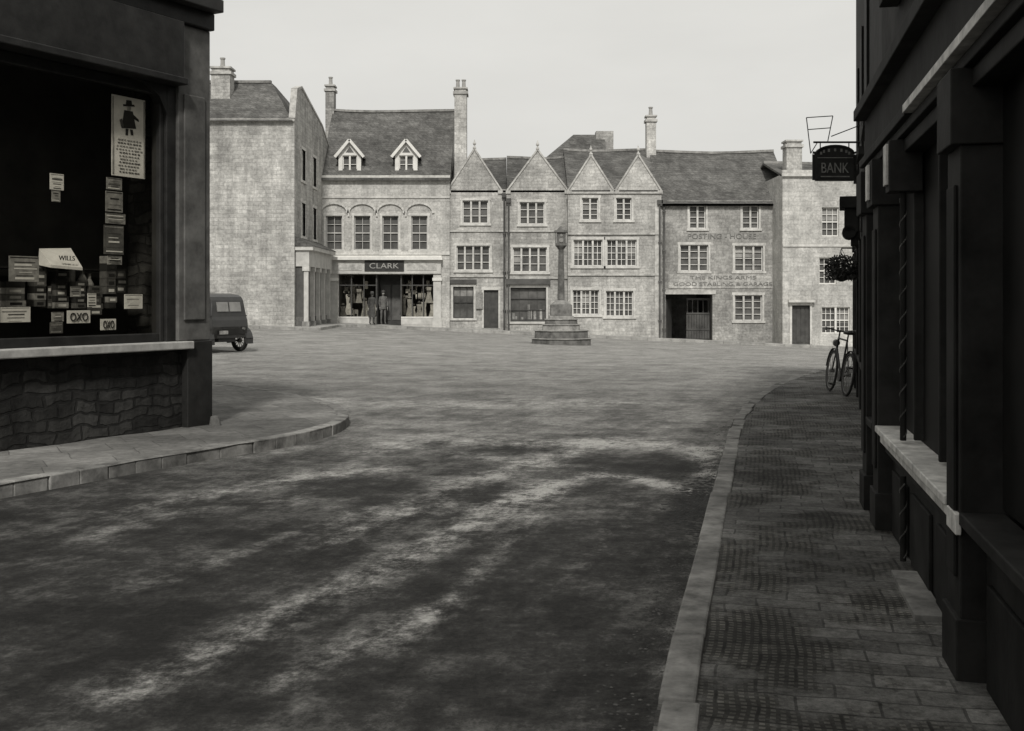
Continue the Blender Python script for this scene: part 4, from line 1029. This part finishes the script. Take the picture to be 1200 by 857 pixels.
# bicycle leaning by the wall
p0 = Vector((5.17, 17.2)); p1 = Vector((5.22, 18.25)); gz = ground(5.2, 17.7)+.118
ud = (p1-p0).normalized()
lean = math.radians(7)
Mb = frame((p0.x, p0.y), (ud.x, ud.y), gz) @ Matrix.Rotation(lean, 4, 'X')
G = group('bicycle', (p0.x, p0.y, gz)); P = Part('frame', G, Mb); Q = Part('wheels', G, Mb)
r = .34; wb = 1.05
for c in (0, wb):
    Q.torus((c, 0, r), (0, 1, 0), r-.02, .02, 'tyre', 32, 6); Q.torus((c, 0, r), (0, 1, 0), r-.05, .01, 'hub', 32, 6); Q.cyl((c, -.04, r), (c, .04, r), .025, .025, 8, 'hub')
    for k in range(16):
        t = math.pi*k/8; Q.cyl((c, .02*(-1)**k, r), (c+.29*math.cos(t), 0, r+.29*math.sin(t)), .0025, .0025, 4, 'hub')
    pts = [(c+(r+.03)*math.cos(t), 0, r+(r+.03)*math.sin(t)) for t in [math.pi*k/8*.9+.15 for k in range(9)]]
    for a, b in zip(pts, pts[1:]): P.beam(a, b, .045, .006, 'iron')
bb = (.44, 0, .29); st = (.30, 0, .86); hd = (.86, 0, .88); hl = (.90, 0, .72)
for a, b, rr in ((bb, st, .016), (st, hd, .015), (bb, hl, .017), (bb, (0, 0, r), .011), (st, (0, 0, r), .009), (hd, hl, .019), (hl, (wb, 0, r), .012), (hd, (.83, 0, 1.0), .013), (st, (.285, 0, .95), .012)):
    P.cyl(a, b, rr, rr, 8, 'iron')
P.cyl((.83, -.05, 1.0), (.83, .05, 1.0), .012, .012, 8, 'iron')
for sg in (-1, 1):
    P.cyl((.83, sg*.05, 1.0), (.80, sg*.24, 1.03), .011, .011, 8, 'hub'); P.cyl((.80, sg*.24, 1.03), (.68, sg*.26, 1.0), .016, .016, 8, 'iron')
P.lathe((.27, 0, .95), [(.0, 0), (.10, .01), (.11, .04), (.06, .06), (0, .065)], 12, 'iron', .8); P.beam((.3, 0, .98), (.44, 0, .985), .05, .03, 'iron')
P.cyl((.44, -.03, .29), (.44, .03, .29), .09, .09, 16, 'iron')
P.cyl((.44, .06, .29), (.54, .06, .15), .01, .01, 6, 'iron'); P.cyl((.44, -.06, .29), (.34, -.06, .43), .01, .01, 6, 'iron'); P.box(.5, .6, .05, .14, .13, .155, 'tyre'); P.box(.29, .39, -.14, -.05, .42, .445, 'tyre')
P.cyl((.93, 0, .8), (.99, 0, .8), .05, .06, 12, 'hub')
P.done(); Q.done(smooth=True)

# ------------------------------------------------------------------ light, sky, camera
el = math.radians(42); sd = Vector((-.04, -1, 0)).normalized()*math.cos(el); sd.z = math.sin(el)
sun = bpy.data.lights.new('sun', 'SUN'); sun.energy = 2.75; sun.angle = math.radians(6); sun.color = (1, .975, .93)
so = bpy.data.objects.new('sun', sun); COL.objects.link(so); so.rotation_euler = (-sd).to_track_quat('-Z', 'Y').to_euler()
wd = bpy.data.worlds.new('World'); S.world = wd; wd.use_nodes = True; nt = wd.node_tree; bg = nt.nodes['Background']
sky = nt.nodes.new('ShaderNodeTexSky'); sky.sky_type = 'NISHITA'; sky.sun_disc = False; sky.sun_elevation = el; sky.sun_rotation = math.atan2(sd.x, sd.y)
sky.dust_density = 4; sky.air_density = 1.2
bw = nt.nodes.new('ShaderNodeRGBToBW'); nt.links.new(sky.outputs[0], bw.inputs[0])
tc = nt.nodes.new('ShaderNodeTexCoord'); mp = nt.nodes.new('ShaderNodeMapping'); mp.inputs['Scale'].default_value = (1, 1, 3); nt.links.new(tc.outputs['Generated'], mp.inputs[0])
nf = noise(nt, mp.outputs[0], 2.2, 6, .55)
# thin high cloud evens out the sky brightness
hz = math_(nt, 'ADD', math_(nt, 'MULTIPLY', bw.outputs[0], .10), mrange(nt, nf, .3, .7, 6.3, 7.3))
rgb = nt.nodes.new('ShaderNodeRGB'); rgb.outputs[0].default_value = (1, .99, .945, 1)
nt.links.new(mulcol(nt, rgb.outputs[0], hz), bg.inputs[0]); bg.inputs[1].default_value = .1
cam = bpy.data.cameras.new('camera'); co = bpy.data.objects.new('camera', cam); COL.objects.link(co)
co.location = (0, 0, EYE); co.rotation_euler = (math.pi/2, 0, 0)
cam.sensor_width = 36; cam.lens = 36*F/1200; cam.shift_y = -78.5/1200; cam.clip_end = 6000; cam.clip_start = .05
S.camera = co
S.view_settings.view_transform = 'Standard'; S.view_settings.look = 'None'; S.view_settings.exposure = 0; S.view_settings.gamma = 1
